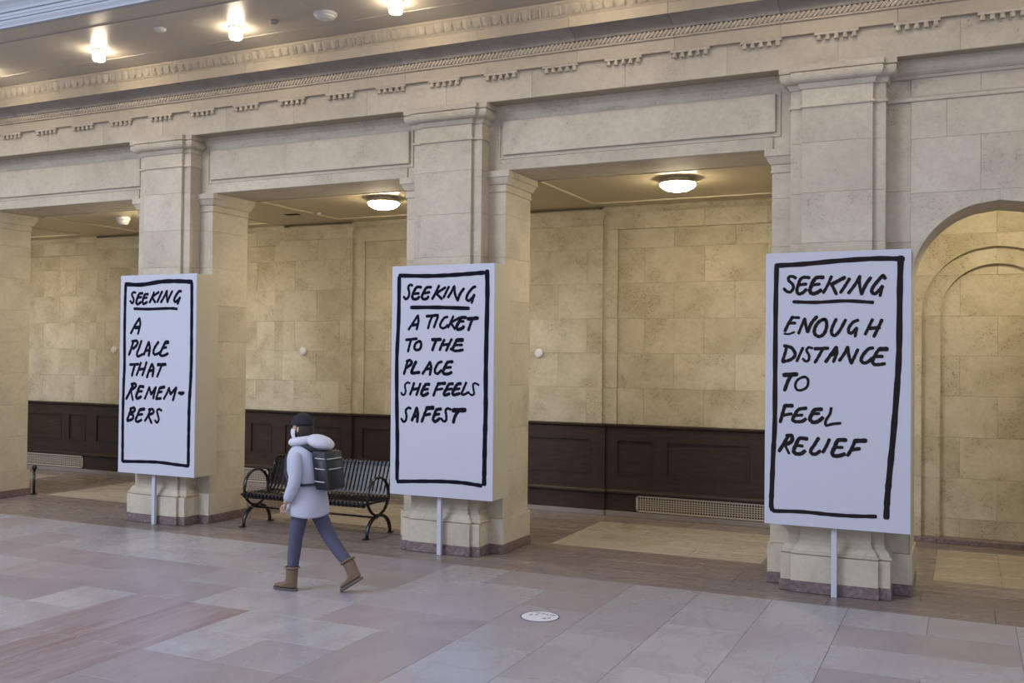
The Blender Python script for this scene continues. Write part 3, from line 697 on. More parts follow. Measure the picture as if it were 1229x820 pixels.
# ------------------------------------------------------------------ signs
STROKES = {"s1":[["SEEKING",[[0.0277,[[-0.358,2.831],[-0.398,2.835],[-0.422,2.807],[-0.394,2.762],[-0.392,2.722],[-0.416,2.702],[-0.446,2.732]]],[0.0324,[[-0.244,2.821],[-0.297,2.816],[-0.326,2.771],[-0.346,2.713],[-0.321,2.689],[-0.269,2.715]]],[0.0302,[[-0.326,2.769],[-0.263,2.776]]],[0.0308,[[-0.154,2.81],[-0.204,2.805],[-0.227,2.769],[-0.242,2.715],[-0.222,2.691],[-0.169,2.713]]],[0.0272,[[-0.23,2.761],[-0.17,2.768]]],[0.0295,[[-0.059,2.831],[-0.085,2.777],[-0.129,2.708]]],[0.0272,[[0.019,2.832],[-0.091,2.772]]],[0.0295,[[-0.091,2.772],[-0.037,2.707]]],[0.0295,[[0.071,2.838],[0.033,2.775],[-0.005,2.711]]],[0.0289,[[0.054,2.707],[0.111,2.783],[0.149,2.845]]],[0.0267,[[0.149,2.845],[0.146,2.783],[0.158,2.706]]],[0.0267,[[0.158,2.706],[0.189,2.772],[0.233,2.84]]],[0.0312,[[0.371,2.835],[0.335,2.832],[0.288,2.78],[0.264,2.732],[0.287,2.709],[0.333,2.736],[0.356,2.76]]],[0.0267,[[0.356,2.76],[0.319,2.682]]],[0.0306,[[-0.378,2.634],[-0.134,2.627],[0.192,2.632],[0.31,2.624]]]]],["A",[[0.03,[[-0.428,2.331],[-0.363,2.429],[-0.289,2.517]]],[0.0295,[[-0.289,2.517],[-0.276,2.439],[-0.311,2.324]]],[0.0431,[[-0.358,2.402],[-0.296,2.404]]]]],["PLACE",[[0.0324,[[-0.383,2.237],[-0.411,2.159],[-0.454,2.066]]],[0.0332,[[-0.406,2.232],[-0.332,2.239],[-0.317,2.199],[-0.384,2.141]]],[0.0308,[[-0.252,2.239],[-0.284,2.16],[-0.32,2.09],[-0.308,2.048],[-0.229,2.075]]],[0.03,[[-0.209,2.071],[-0.171,2.15],[-0.133,2.226]]],[0.0326,[[-0.133,2.226],[-0.114,2.151],[-0.13,2.056]]],[0.0318,[[-0.177,2.118],[-0.114,2.129]]],[0.0312,[[0.024,2.225],[-0.033,2.161],[-0.055,2.101],[-0.034,2.074],[0.021,2.087],[0.072,2.112]]],[0.0454,[[0.18,2.223],[0.138,2.221]]],[0.0318,[[0.135,2.226],[0.085,2.142],[0.051,2.084],[0.071,2.061],[0.125,2.065],[0.176,2.088]]],[0.0289,[[0.104,2.155],[0.153,2.162]]]]],["THAT",[[0.0318,[[-0.434,1.946],[-0.293,1.953]]],[0.0318,[[-0.353,1.947],[-0.379,1.877],[-0.4,1.809]]],[0.0279,[[-0.254,1.974],[-0.285,1.899],[-0.324,1.816]]],[0.0295,[[-0.164,1.98],[-0.192,1.9],[-0.231,1.815]]],[0.0318,[[-0.285,1.889],[-0.192,1.898]]],[0.0295,[[-0.155,1.793],[-0.119,1.881],[-0.075,1.959]]],[0.0318,[[-0.075,1.959],[-0.048,1.902],[-0.065,1.808]]],[0.0363,[[-0.126,1.874],[-0.047,1.882]]],[0.0379,[[0.017,1.95],[0.144,1.956]]],[0.0272,[[0.088,1.953],[0.051,1.884],[0.011,1.804]]]]],["REMEM-",[[0.0332,[[-0.375,1.71],[-0.427,1.616],[-0.488,1.523]]],[0.0326,[[-0.409,1.705],[-0.351,1.714],[-0.332,1.681],[-0.414,1.629]]],[0.0256,[[-0.414,1.629],[-0.378,1.508]]],[0.0363,[[-0.205,1.679],[-0.268,1.678],[-0.3,1.619],[-0.323,1.559],[-0.302,1.534],[-0.245,1.556]]],[0.0295,[[-0.297,1.617],[-0.227,1.624]]],[0.0272,[[-0.185,1.531],[-0.147,1.603],[-0.113,1.676]]],[0.0272,[[-0.113,1.676],[-0.081,1.587]]],[0.0295,[[-0.081,1.587],[-0.007,1.678]]],[0.0295,[[-0.007,1.678],[-0.029,1.606],[-0.047,1.539]]],[0.0363,[[0.13,1.684],[0.058,1.669]]],[0.0267,[[0.055,1.672],[0.03,1.608],[-0.001,1.538]]],[0.0289,[[0.033,1.616],[0.092,1.627]]],[0.0312,[[-0.001,1.536],[0.077,1.545]]],[0.0272,[[0.122,1.539],[0.173,1.611],[0.204,1.674]]],[0.0267,[[0.204,1.674],[0.227,1.598]]],[0.0289,[[0.227,1.598],[0.319,1.681]]],[0.0289,[[0.319,1.681],[0.295,1.604],[0.267,1.526]]],[0.0326,[[0.358,1.616],[0.436,1.62]]],[0.026,[[0.384,1.603],[0.418,1.606]]]]],["BERS",[[0.0318,[[-0.403,1.406],[-0.435,1.335],[-0.467,1.262]]],[0.034,[[-0.419,1.401],[-0.358,1.418],[-0.346,1.383],[-0.421,1.343]]],[0.0324,[[-0.421,1.341],[-0.37,1.325],[-0.38,1.279],[-0.463,1.252]]],[0.0393,[[-0.187,1.407],[-0.258,1.397]]],[0.0318,[[-0.262,1.399],[-0.294,1.335],[-0.327,1.269],[-0.292,1.249],[-0.233,1.273]]],[0.0308,[[-0.294,1.333],[-0.217,1.343]]],[0.0295,[[-0.09,1.408],[-0.122,1.336],[-0.176,1.263]]],[0.0312,[[-0.116,1.403],[-0.054,1.409],[-0.041,1.368],[-0.124,1.333]]],[0.0295,[[-0.124,1.333],[-0.067,1.241]]],[0.0272,[[0.09,1.397],[0.05,1.414],[0.017,1.39],[0.036,1.331],[0.047,1.283],[0.018,1.249],[-0.013,1.276]]]]],["BORDER",[[0.0465,[[-0.528,2.939],[-0.263,2.927],[0.056,2.957],[0.311,2.957],[0.532,2.944]]],[0.04,[[-0.525,2.931],[-0.531,2.704],[-0.532,2.333],[-0.525,1.922],[-0.534,1.716],[-0.54,1.304],[-0.537,0.996],[-0.535,0.76]]],[0.0422,[[0.535,2.928],[0.54,2.689],[0.543,2.332],[0.546,2.035],[0.54,1.787],[0.523,1.49],[0.521,1.242],[0.52,0.995],[0.521,0.758]]],[0.035,[[-0.532,0.752],[-0.22,0.765],[0.049,0.772],[0.313,0.76],[0.519,0.752]]]]]],"s2":[["SEEKING",[[0.0261,[[-0.359,2.834],[-0.384,2.843],[-0.409,2.819],[-0.396,2.759],[-0.408,2.71],[-0.439,2.692],[-0.462,2.717]]],[0.0301,[[-0.251,2.815],[-0.303,2.816],[-0.337,2.774],[-0.358,2.72],[-0.345,2.693],[-0.301,2.692],[-0.274,2.714]]],[0.0278,[[-0.346,2.747],[-0.277,2.751]]],[0.0293,[[-0.13,2.813],[-0.185,2.809],[-0.213,2.772],[-0.24,2.718],[-0.225,2.691],[-0.184,2.691],[-0.163,2.714]]],[0.027,[[-0.216,2.75],[-0.148,2.76]]],[0.027,[[-0.035,2.827],[-0.069,2.763],[-0.116,2.687]]],[0.027,[[0.04,2.806],[-0.068,2.747]]],[0.027,[[-0.068,2.747],[-0.001,2.686]]],[0.0248,[[0.082,2.814],[0.047,2.751],[0.02,2.7]]],[0.0255,[[0.074,2.702],[0.113,2.76],[0.145,2.818]]],[0.0255,[[0.145,2.818],[0.155,2.738],[0.186,2.669]]],[0.0278,[[0.186,2.669],[0.215,2.737],[0.258,2.791]]],[0.027,[[0.391,2.807],[0.362,2.797],[0.31,2.741],[0.29,2.688],[0.316,2.664],[0.357,2.693],[0.38,2.724]]],[0.0241,[[0.38,2.724],[0.35,2.64]]],[0.0359,[[-0.369,2.602],[-0.042,2.599],[0.317,2.585]]]]],["A",[[0.0248,[[-0.399,2.368],[-0.342,2.443],[-0.287,2.518]]],[0.0255,[[-0.287,2.518],[-0.28,2.454],[-0.3,2.368]]],[0.03,[[-0.354,2.413],[-0.286,2.422]]]]],["TICKET",[[0.0293,[[-0.182,2.507],[-0.044,2.518]]],[0.0248,[[-0.114,2.506],[-0.144,2.442],[-0.162,2.378]]],[0.0255,[[-0.045,2.5],[-0.071,2.442],[-0.091,2.389]]],[0.0248,[[0.07,2.499],[0.032,2.489],[-0.01,2.436],[-0.015,2.399],[0.015,2.38],[0.051,2.393],[0.071,2.415]]],[0.0241,[[0.138,2.504],[0.111,2.451],[0.078,2.388]]],[0.027,[[0.218,2.491],[0.105,2.439]]],[0.0248,[[0.105,2.441],[0.159,2.372]]],[0.0338,[[0.285,2.49],[0.23,2.488],[0.206,2.446],[0.177,2.398],[0.195,2.369],[0.243,2.379],[0.26,2.398]]],[0.0263,[[0.2,2.451],[0.26,2.451]]],[0.0361,[[0.309,2.476],[0.422,2.484]]],[0.027,[[0.363,2.476],[0.337,2.419],[0.316,2.358]]]]],["TO",[[0.0278,[[-0.428,2.258],[-0.296,2.271]]],[0.0254,[[-0.368,2.26],[-0.388,2.195],[-0.403,2.133]]],[0.0277,[[-0.265,2.244],[-0.308,2.223],[-0.326,2.179],[-0.307,2.153],[-0.264,2.158],[-0.243,2.196],[-0.249,2.234],[-0.265,2.244]]]]],["THE",[[0.0347,[[-0.111,2.261],[-0.008,2.263]]],[0.0293,[[-0.056,2.261],[-0.086,2.207],[-0.107,2.149]]],[0.027,[[0.035,2.261],[0.005,2.208],[-0.019,2.152]]],[0.0271,[[0.121,2.266],[0.089,2.208],[0.058,2.146]]],[0.0285,[[0.005,2.206],[0.095,2.213]]],[0.0406,[[0.25,2.259],[0.185,2.256]]],[0.0301,[[0.179,2.259],[0.161,2.219],[0.132,2.166]]],[0.0263,[[0.161,2.206],[0.245,2.207]]],[0.0278,[[0.11,2.166],[0.168,2.145],[0.254,2.156]]]]],["PLACE",[[0.027,[[-0.405,2.038],[-0.423,1.978],[-0.45,1.894]]],[0.03,[[-0.418,2.03],[-0.378,2.042],[-0.357,2.009],[-0.417,1.962]]],[0.0324,[[-0.303,2.028],[-0.336,1.969],[-0.356,1.92],[-0.344,1.906],[-0.261,1.916]]],[0.027,[[-0.223,1.901],[-0.175,1.966],[-0.135,2.027]]],[0.0278,[[-0.135,2.027],[-0.12,1.972],[-0.134,1.892]]],[0.0278,[[-0.181,1.95],[-0.12,1.959]]],[0.027,[[0.007,2.032],[-0.035,2.015],[-0.068,1.962],[-0.073,1.921],[-0.04,1.906],[0.002,1.942]]],[0.0315,[[0.134,2.033],[0.076,2.025],[0.05,1.985],[0.024,1.929],[0.039,1.905],[0.087,1.906],[0.123,1.922]]],[0.0278,[[0.05,1.969],[0.116,1.975]]]]],["SHE",[[0.0208,[[-0.377,1.798],[-0.408,1.806],[-0.437,1.773],[-0.426,1.719],[-0.438,1.681],[-0.463,1.673],[-0.482,1.696]]],[0.0255,[[-0.325,1.802],[-0.345,1.743],[-0.373,1.677]]],[0.0254,[[-0.247,1.799],[-0.271,1.734],[-0.295,1.674]]],[0.03,[[-0.345,1.734],[-0.265,1.745]]],[0.0324,[[-0.14,1.792],[-0.185,1.787],[-0.215,1.74],[-0.234,1.694],[-0.208,1.673],[-0.153,1.699]]],[0.027,[[-0.215,1.735],[-0.154,1.742]]]]],["FEELS",[[0.0329,[[0.05,1.807],[-0.039,1.799]]],[0.027,[[-0.032,1.803],[-0.062,1.739],[-0.089,1.674]]],[0.0255,[[-0.056,1.737],[0.019,1.749]]],[0.0307,[[0.142,1.804],[0.094,1.797],[0.067,1.752],[0.037,1.701],[0.051,1.683],[0.102,1.7]]],[0.027,[[0.065,1.741],[0.131,1.751]]],[0.0315,[[0.234,1.808],[0.194,1.799],[0.161,1.754],[0.14,1.706],[0.158,1.689],[0.219,1.705]]],[0.0263,[[0.161,1.744],[0.22,1.756]]],[0.0241,[[0.297,1.82],[0.268,1.757],[0.245,1.706],[0.269,1.694],[0.327,1.721]]],[0.0197,[[0.441,1.797],[0.403,1.814],[0.376,1.801],[0.382,1.749],[0.389,1.707],[0.365,1.691],[0.337,1.706]]]]],["SAFEST",[[0.0254,[[-0.361,1.531],[-0.392,1.538],[-0.423,1.507],[-0.413,1.451],[-0.422,1.403],[-0.453,1.389],[-0.476,1.419]]],[0.0301,[[-0.347,1.405],[-0.317,1.471],[-0.289,1.542]]],[0.03,[[-0.289,1.542],[-0.274,1.478],[-0.282,1.392]]],[0.0338,[[-0.32,1.449],[-0.273,1.458]]],[0.0417,[[-0.088,1.548],[-0.17,1.541]]],[0.0293,[[-0.166,1.54],[-0.193,1.48],[-0.226,1.396]]],[0.0293,[[-0.187,1.468],[-0.124,1.481]]],[0.0315,[[0.005,1.538],[-0.047,1.528],[-0.071,1.484],[-0.089,1.429],[-0.064,1.404],[-0.01,1.439]]],[0.027,[[-0.071,1.472],[-0.014,1.486]]],[0.0255,[[0.118,1.535],[0.082,1.546],[0.058,1.521],[0.068,1.468],[0.063,1.42],[0.033,1.412],[0.008,1.439]]],[0.045,[[0.146,1.528],[0.288,1.536]]],[0.0315,[[0.211,1.525],[0.17,1.466],[0.151,1.402]]]]],["BORDER",[[0.0395,[[-0.518,2.944],[-0.167,2.931],[0.072,2.933],[0.288,2.94],[0.485,2.949]]],[0.0418,[[-0.521,2.926],[-0.524,2.463],[-0.54,2.063],[-0.534,1.574],[-0.522,1.175],[-0.521,0.777]]],[0.0458,[[0.524,2.964],[0.53,2.738],[0.525,2.329],[0.521,1.903],[0.524,1.563],[0.518,1.223],[0.515,0.925],[0.514,0.785]]],[0.0359,[[-0.516,0.751],[-0.18,0.773],[0.088,0.786],[0.293,0.784],[0.481,0.769]]]]]],"s3":[["SEEKING",[[0.0255,[[-0.346,2.816],[-0.373,2.832],[-0.405,2.828],[-0.408,2.798],[-0.372,2.759],[-0.369,2.723],[-0.393,2.694],[-0.425,2.7],[-0.449,2.725]]],[0.0276,[[-0.23,2.818],[-0.278,2.822],[-0.309,2.801],[-0.323,2.758],[-0.337,2.709],[-0.322,2.676],[-0.287,2.684],[-0.256,2.713]]],[0.0264,[[-0.323,2.755],[-0.256,2.762]]],[0.0318,[[-0.111,2.818],[-0.168,2.816],[-0.199,2.78],[-0.211,2.748],[-0.225,2.702],[-0.204,2.676],[-0.167,2.682],[-0.129,2.705]]],[0.0255,[[-0.211,2.752],[-0.142,2.759]]],[0.0246,[[-0.042,2.824],[-0.074,2.747],[-0.11,2.681]]],[0.0308,[[0.068,2.812],[-0.039,2.755]]],[0.0255,[[-0.044,2.763],[0.0,2.668]]],[0.0255,[[0.109,2.801],[0.069,2.733],[0.035,2.681]]],[0.0255,[[0.101,2.674],[0.155,2.748],[0.195,2.821]]],[0.0233,[[0.193,2.821],[0.192,2.747],[0.208,2.665]]],[0.0276,[[0.208,2.665],[0.24,2.74],[0.282,2.805]]],[0.0276,[[0.4,2.795],[0.383,2.821],[0.349,2.785],[0.305,2.728],[0.292,2.687],[0.315,2.665],[0.349,2.691],[0.379,2.729]]],[0.0217,[[0.379,2.729],[0.359,2.645]]],[0.0276,[[-0.364,2.606],[-0.177,2.598],[0.079,2.607],[0.302,2.591]]]]],["ENOUGH",[[0.0264,[[-0.371,2.472],[-0.41,2.407],[-0.439,2.344]]],[0.0233,[[-0.381,2.467],[-0.315,2.463]]],[0.0242,[[-0.402,2.416],[-0.349,2.416]]],[0.017,[[-0.444,2.322],[-0.402,2.318],[-0.356,2.336]]],[0.0233,[[-0.32,2.322],[-0.291,2.396],[-0.268,2.455]]],[0.0242,[[-0.268,2.455],[-0.258,2.396],[-0.244,2.336]]],[0.0286,[[-0.244,2.336],[-0.208,2.417],[-0.164,2.471]]],[0.0276,[[-0.104,2.447],[-0.15,2.422],[-0.181,2.368],[-0.181,2.32],[-0.145,2.296],[-0.103,2.32],[-0.081,2.379],[-0.085,2.433],[-0.104,2.447]]],[0.0255,[[-0.001,2.448],[-0.03,2.384],[-0.04,2.331],[-0.016,2.304],[0.025,2.341],[0.078,2.442]]],[0.0255,[[0.181,2.438],[0.141,2.421],[0.106,2.373],[0.106,2.332],[0.131,2.328],[0.171,2.371]]],[0.0225,[[0.171,2.367],[0.157,2.296]]],[0.0237,[[0.299,2.444],[0.271,2.383],[0.24,2.314]]],[0.0257,[[0.375,2.44],[0.346,2.372],[0.311,2.296]]],[0.0296,[[0.266,2.367],[0.356,2.372]]]]],["DISTANCE",[[0.0255,[[-0.422,2.206],[-0.438,2.14],[-0.459,2.074]]],[0.0276,[[-0.444,2.213],[-0.38,2.195],[-0.348,2.135],[-0.385,2.091],[-0.457,2.069]]],[0.0233,[[-0.282,2.195],[-0.334,2.076]]],[0.0212,[[-0.201,2.193],[-0.233,2.199],[-0.251,2.171],[-0.229,2.131],[-0.232,2.088],[-0.258,2.076],[-0.281,2.098]]],[0.0276,[[-0.18,2.188],[-0.067,2.193]]],[0.0246,[[-0.113,2.186],[-0.144,2.126],[-0.178,2.067]]],[0.0276,[[-0.087,2.073],[-0.036,2.148],[0.002,2.204]]],[0.0246,[[0.002,2.204],[0.005,2.149],[-0.022,2.074]]],[0.0297,[[-0.051,2.132],[0.008,2.147]]],[0.0255,[[0.028,2.085],[0.071,2.149],[0.096,2.205]]],[0.0255,[[0.096,2.205],[0.107,2.128],[0.127,2.063]]],[0.0246,[[0.127,2.063],[0.152,2.118],[0.18,2.184]]],[0.0267,[[0.304,2.198],[0.267,2.188],[0.222,2.135],[0.208,2.092],[0.228,2.068],[0.263,2.077],[0.297,2.109]]],[0.0356,[[0.418,2.189],[0.356,2.188]]],[0.0266,[[0.356,2.188],[0.33,2.151],[0.302,2.088],[0.314,2.057],[0.352,2.055],[0.399,2.063]]],[0.0276,[[0.332,2.125],[0.381,2.125]]]]],["TO",[[0.0361,[[-0.446,1.951],[-0.333,1.96]]],[0.0297,[[-0.379,1.952],[-0.41,1.897],[-0.438,1.815]]],[0.0212,[[-0.268,1.938],[-0.326,1.91],[-0.346,1.861],[-0.33,1.823],[-0.288,1.821],[-0.244,1.852],[-0.236,1.911],[-0.268,1.938]]]]],["FEEL",[[0.033,[[-0.37,1.679],[-0.436,1.677]]],[0.0286,[[-0.436,1.677],[-0.456,1.602],[-0.475,1.53]]],[0.0255,[[-0.451,1.591],[-0.377,1.607]]],[0.0287,[[-0.251,1.661],[-0.314,1.648],[-0.345,1.606],[-0.366,1.556],[-0.339,1.539],[-0.287,1.543],[-0.255,1.565]]],[0.0246,[[-0.34,1.593],[-0.284,1.599]]],[0.0318,[[-0.119,1.656],[-0.178,1.649],[-0.198,1.616],[-0.219,1.567],[-0.188,1.538],[-0.146,1.55],[-0.11,1.581]]],[0.0255,[[-0.209,1.612],[-0.141,1.618]]],[0.0226,[[-0.039,1.669],[-0.049,1.616],[-0.082,1.561],[-0.082,1.516],[-0.028,1.529],[0.039,1.539]]]]],["RELIEF",[[0.0297,[[-0.402,1.416],[-0.434,1.354],[-0.483,1.27]]],[0.033,[[-0.418,1.409],[-0.376,1.411],[-0.375,1.362],[-0.434,1.327]]],[0.0205,[[-0.434,1.327],[-0.396,1.253]]],[0.0318,[[-0.242,1.39],[-0.307,1.39],[-0.338,1.332],[-0.357,1.277],[-0.333,1.253],[-0.291,1.258],[-0.261,1.281]]],[0.0264,[[-0.333,1.329],[-0.28,1.324]]],[0.0286,[[-0.145,1.4],[-0.176,1.345],[-0.21,1.289],[-0.197,1.26],[-0.165,1.261],[-0.131,1.288]]],[0.0267,[[-0.053,1.393],[-0.078,1.333],[-0.107,1.278]]],[0.0327,[[0.085,1.394],[0.019,1.388],[-0.006,1.331],[-0.027,1.282],[-0.016,1.254],[0.025,1.253],[0.075,1.271]]],[0.0246,[[-0.001,1.326],[0.057,1.329]]],[0.0356,[[0.248,1.396],[0.158,1.39]]],[0.0276,[[0.161,1.392],[0.136,1.327],[0.101,1.26]]],[0.0287,[[0.131,1.311],[0.198,1.325]]]]],["BORDER",[[0.0392,[[-0.519,2.933],[-0.283,2.94],[0.028,2.96],[0.33,2.969],[0.544,2.959]]],[0.0384,[[-0.514,2.925],[-0.52,2.55],[-0.522,1.952],[-0.523,1.503],[-0.534,1.264],[-0.545,0.942],[-0.55,0.785],[-0.54,0.742]]],[0.0449,[[0.525,2.973],[0.518,2.681],[0.514,2.182],[0.501,1.898],[0.473,1.485],[0.441,1.113],[0.424,0.899],[0.418,0.745]]],[0.0304,[[-0.532,0.732],[-0.272,0.743],[-0.067,0.737],[0.135,0.738],[0.332,0.748]]]]]]}
def smooth_path(pts):
    P = [Vector((p[0], p[1])) for p in pts]
    if len(P) == 2:
        a, b = P; return [a.lerp(b, t / 6) for t in range(7)]
    closed = (P[0] - P[-1]).length < 1e-4; out = []
    n = len(P)
    for i in range(n - 1):
        p0 = P[i - 1] if i > 0 else (P[-2] if closed else P[0] * 2 - P[1])
        p3 = P[i + 2] if i + 2 < n else (P[1] if closed else P[-1] * 2 - P[-2])
        p1, p2 = P[i], P[i + 1]
        for k in range(5):
            t = k / 5
            out.append(0.5 * ((2 * p1) + (p2 - p0) * t + (2 * p0 - 5 * p1 + 4 * p2 - p3) * t * t + (3 * p1 - p0 - 3 * p2 + p3) * t ** 3))
    out.append(P[-1]); return out
def ribbon(bm, pts, w, cx, y, d=0.0014, straight=False):
    C = smooth_path(pts); n = len(C); L = []; R_ = []
    for i in range(n):
        t = C[min(i + 1, n - 1)] - C[max(i - 1, 0)]
        if t.length < 1e-6: t = Vector((1, 0))
        t.normalize(); nn = Vector((-t.y, t.x))
        ww = w / 2 * (1 + .07 * math.sin(i * 1.7) + .04 * math.sin(i * 3.1))
        L.append(C[i] + nn * ww); R_.append(C[i] - nn * ww)
    t0 = (C[0] - C[1]).normalized() * w * .32; t1 = (C[-1] - C[-2]).normalized() * w * .32
    out = [C[0] + t0 + (L[0] - C[0]) * .65] + L + [C[-1] + t1 + (L[-1] - C[-1]) * .65, C[-1] + t1 + (R_[-1] - C[-1]) * .65] + R_[::-1] + [C[0] + t0 + (R_[0] - C[0]) * .65]
    # strip faces
    a = [bm.verts.new((cx + p.x, y, p.y)) for p in [out[0]] + L + [out[n + 1]]]
    b = [bm.verts.new((cx + p.x, y, p.y)) for p in [out[-1]] + R_ + [out[n + 2]]]
    a2 = [bm.verts.new((v.co.x, y + d, v.co.z)) for v in a]; b2 = [bm.verts.new((v.co.x, y + d, v.co.z)) for v in b]
    m = len(a)
    for i in range(m - 1):
        bm.faces.new((a[i], b[i], b[i + 1], a[i + 1]))
        bm.faces.new((a[i], a[i + 1], a2[i + 1], a2[i])); bm.faces.new((b[i + 1], b[i], b2[i], b2[i + 1]))
def sign(key, cx, px, py, label, ink):
    t = thing('sign', (cx, 9.19, 0), label, 'sign')
    z0, z1 = .615, 3.045
    block('front_panel', cx - .61, cx + .61, 9.0, 9.02, z0, z1, M['white_paint'], t, bev=.003, gap=0)
    for s in (-1, 1):
        a = cx + s * .606; p = block('side_panel', min(a, a - s * .018), max(a, a - s * .018), 9.021, 9.385, z0 + .002, z1 - .002, M['side_cream'], t, bev=.002, gap=0)
        for zz in (z0 + .12, z0 + .6, z0 + 1.2, z0 + 1.8, z1 - .12):
            bm = bmesh.new(); 
            x = a + s * .0015
            poly(bm, [(x, 9.035 + .006 * math.cos(q * math.pi / 4), zz + .006 * math.sin(q * math.pi / 4)) for q in range(8)], [tuple(range(8))])
            bmesh.ops.solidify(bm, geom=bm.faces[:], thickness=.0012)
            obj('screw_head', bm, M['chrome'], p)
    boxobj('top_rail', (cx - .585, cx + .585, 9.021, 9.10, z1 - .05, z1 - .004), M['side_cream'], t)
    block('post', px - .024, px + .024, py - .02, py + .02, 0, z0 + .10, M['white_paint'], t, bev=.002, gap=0)
    for word, st in STROKES[key]:
        bm = bmesh.new()
        for q, (w, pts) in enumerate(st): ribbon(bm, pts, w * 1.10, cx, 8.9984 - .00012 * q)
        obj('painted_border' if word == 'BORDER' else 'lettering', bm, ink, t)
sign('s1', -8.918, -9.01, 9.085, 'tall white sign hand lettered SEEKING A PLACE THAT REMEMBERS, on a white post', M['ink'])
sign('s2', -4.985, -5.03, 9.085, 'tall white sign hand lettered SEEKING A TICKET TO THE PLACE SHE FEELS SAFEST', M['ink'])
sign('s3', -1.044, -1.062, 9.085, 'tall white sign hand lettered SEEKING ENOUGH DISTANCE TO FEEL RELIEF, nearest of the three', M['ink_brown'])

# ------------------------------------------------------------------ bench
t = thing('bench', (-7.05, 9.70, 0), 'black slatted metal bench with round arm rings in front of the dark wainscot', 'bench')
B = M['bench']
path = [(9.47, .365), (9.42, .358), (9.385, .375), (9.378, .402), (9.395, .425), (9.44, .430), (9.55, .420), (9.68, .405), (9.80, .400), (9.86, .412), (9.90, .445), (9.935, .53), (9.98, .66), (10.02, .765), (10.045, .815), (10.07, .822), (10.085, .80)]
NS = 32; xa, xb = -7.885, -6.215
bm = bmesh.new()
for s in range(len(path) - 1): pass
hw = .0155
prof_n = []
P2 = [Vector(p) for p in path]
for i in range(len(P2)):
    d = P2[min(i + 1, len(P2) - 1)] - P2[max(i - 1, 0)]; d.normalize(); prof_n.append(Vector((-d.y, d.x)))
rings = []
for p, nn in zip(P2, prof_n):
    a = p + nn * .004; b_ = p - nn * .004
    rings.append([bm.verts.new((x, q.x, q.y)) for x, q in ((-hw, a), (hw, a), (hw, b_), (-hw, b_))])
for a, b_ in zip(rings, rings[1:]):
    for k in range(4): bm.faces.new((a[k], a[(k + 1) % 4], b_[(k + 1) % 4], b_[k]))
bm.faces.new(rings[0]); bm.faces.new(rings[-1][::-1])
bmesh.ops.recalc_face_normals(bm, faces=bm.faces)
sme = bpy.data.meshes.new('slat'); bm.to_mesh(sme); bm.free(); sme.materials.append(B)
for i in range(NS):
    o = link(bpy.data.objects.new('slat', sme)); o.parent = t
    o.location = (xa + (xb - xa) * i / (NS - 1) + 7.05, -9.70, 0)
for nm, (y, z, r) in {'front_tube': (9.425, .392, .022), 'rear_tube': (9.89, .405, .018), 'top_tube': (10.055, .795, .016)}.items():
    bm = bmesh.new(); tube(bm, [(xa - .02, y, z), (xb + .02, y, z)], r, 10); obj(nm, bm, B, t, True)
bm = bmesh.new(); tube(bm, [(-7.93, 9.665, .215), (-6.17, 9.665, .215)], .013, 8); obj('stretcher', bm, B, t, True)
for x in (-7.05,):
    bm = bmesh.new(); tube(bm, [(x, 9.43, .37), (x, 9.6, .385), (x, 9.84, .375), (x, 9.93, .47), (x, 10.04, .78)], .012, 6); obj('middle_brace', bm, B, t, True)
for x in (-7.93, -6.17):
    bm = bmesh.new()
    tube(bm, [(x, 9.672 + .222 * math.cos(a), .462 + .215 * math.sin(a)) for a in [2 * math.pi * k / 40 for k in range(40)]], .017, 8, closed=True, flat=(1.35, .8))
    obj('arm_ring', bm, B, t, True)
    bm = bmesh.new()
    ang = [math.pi * k / 20 for k in range(21)]
    pts = [(x, 9.69 - .245 * math.cos(a), .018 + .222 * math.sin(a) ** .9) for a in ang]
    tube(bm, pts, [.017 + .006 * math.sin(a) for a in ang], 8, flat=(1.3, .85)); obj('leg_arch', bm, B, t, True)
    for yy in (9.430, 9.955):
        bm = bmesh.new(); bx(bm, x - .025, x + .025, yy - .045, yy + .035, 0, .014); bmesh.ops.bevel(bm, geom=bm.edges[:], offset=.005, segments=1); obj('foot_pad', bm, B, t)
    bm = bmesh.new(); tube(bm, [(x, 9.40, .40), (x, 9.55, .40), (x, 9.86, .395), (x, 9.935, .52), (x, 10.05, .79)], .015, 8); obj('side_bracket', bm, B, t, True)
    bm = bmesh.new(); ellipsoid(bm, (x, 9.455, .49), (.022, .022, .022), 10, 6); obj('ring_boss', bm, B, t, True)

# ------------------------------------------------------------------ floor decal
t = thing('floor_decal', (-3.12, 7.315, 0), 'round white floor sticker with blue rim and small print on the marble tiles', 'sticker')
bm = bmesh.new(); lathe(bm, (-3.12, 7.315, 0), [(.160, .0008), (.160, .0018)], 48); obj('rim', bm, M['blue'], t)
bm = bmesh.new(); lathe(bm, (-3.12, 7.315, 0), [(.150, .0018), (.150, .0023)], 48); obj('disc', bm, M['decal_white'], t)
cu = bpy.data.curves.new('caption', 'FONT'); cu.body = 'PLEASE'; cu.size = .062; cu.align_x = 'CENTER'; cu.extrude = .0003
tmp = link(bpy.data.objects.new('tmp', cu)); dg = bpy.context.evaluated_depsgraph_get()
me = bpy.data.meshes.new_from_object(tmp.evaluated_get(dg)); bpy.data.objects.remove(tmp); me.materials.clear(); me.materials.append(M['print'])
o = link(bpy.data.objects.new('caption', me)); o.parent = t; o.location = (0.01, .062, .0026); o.rotation_euler = (0, 0, math.radians(-8))
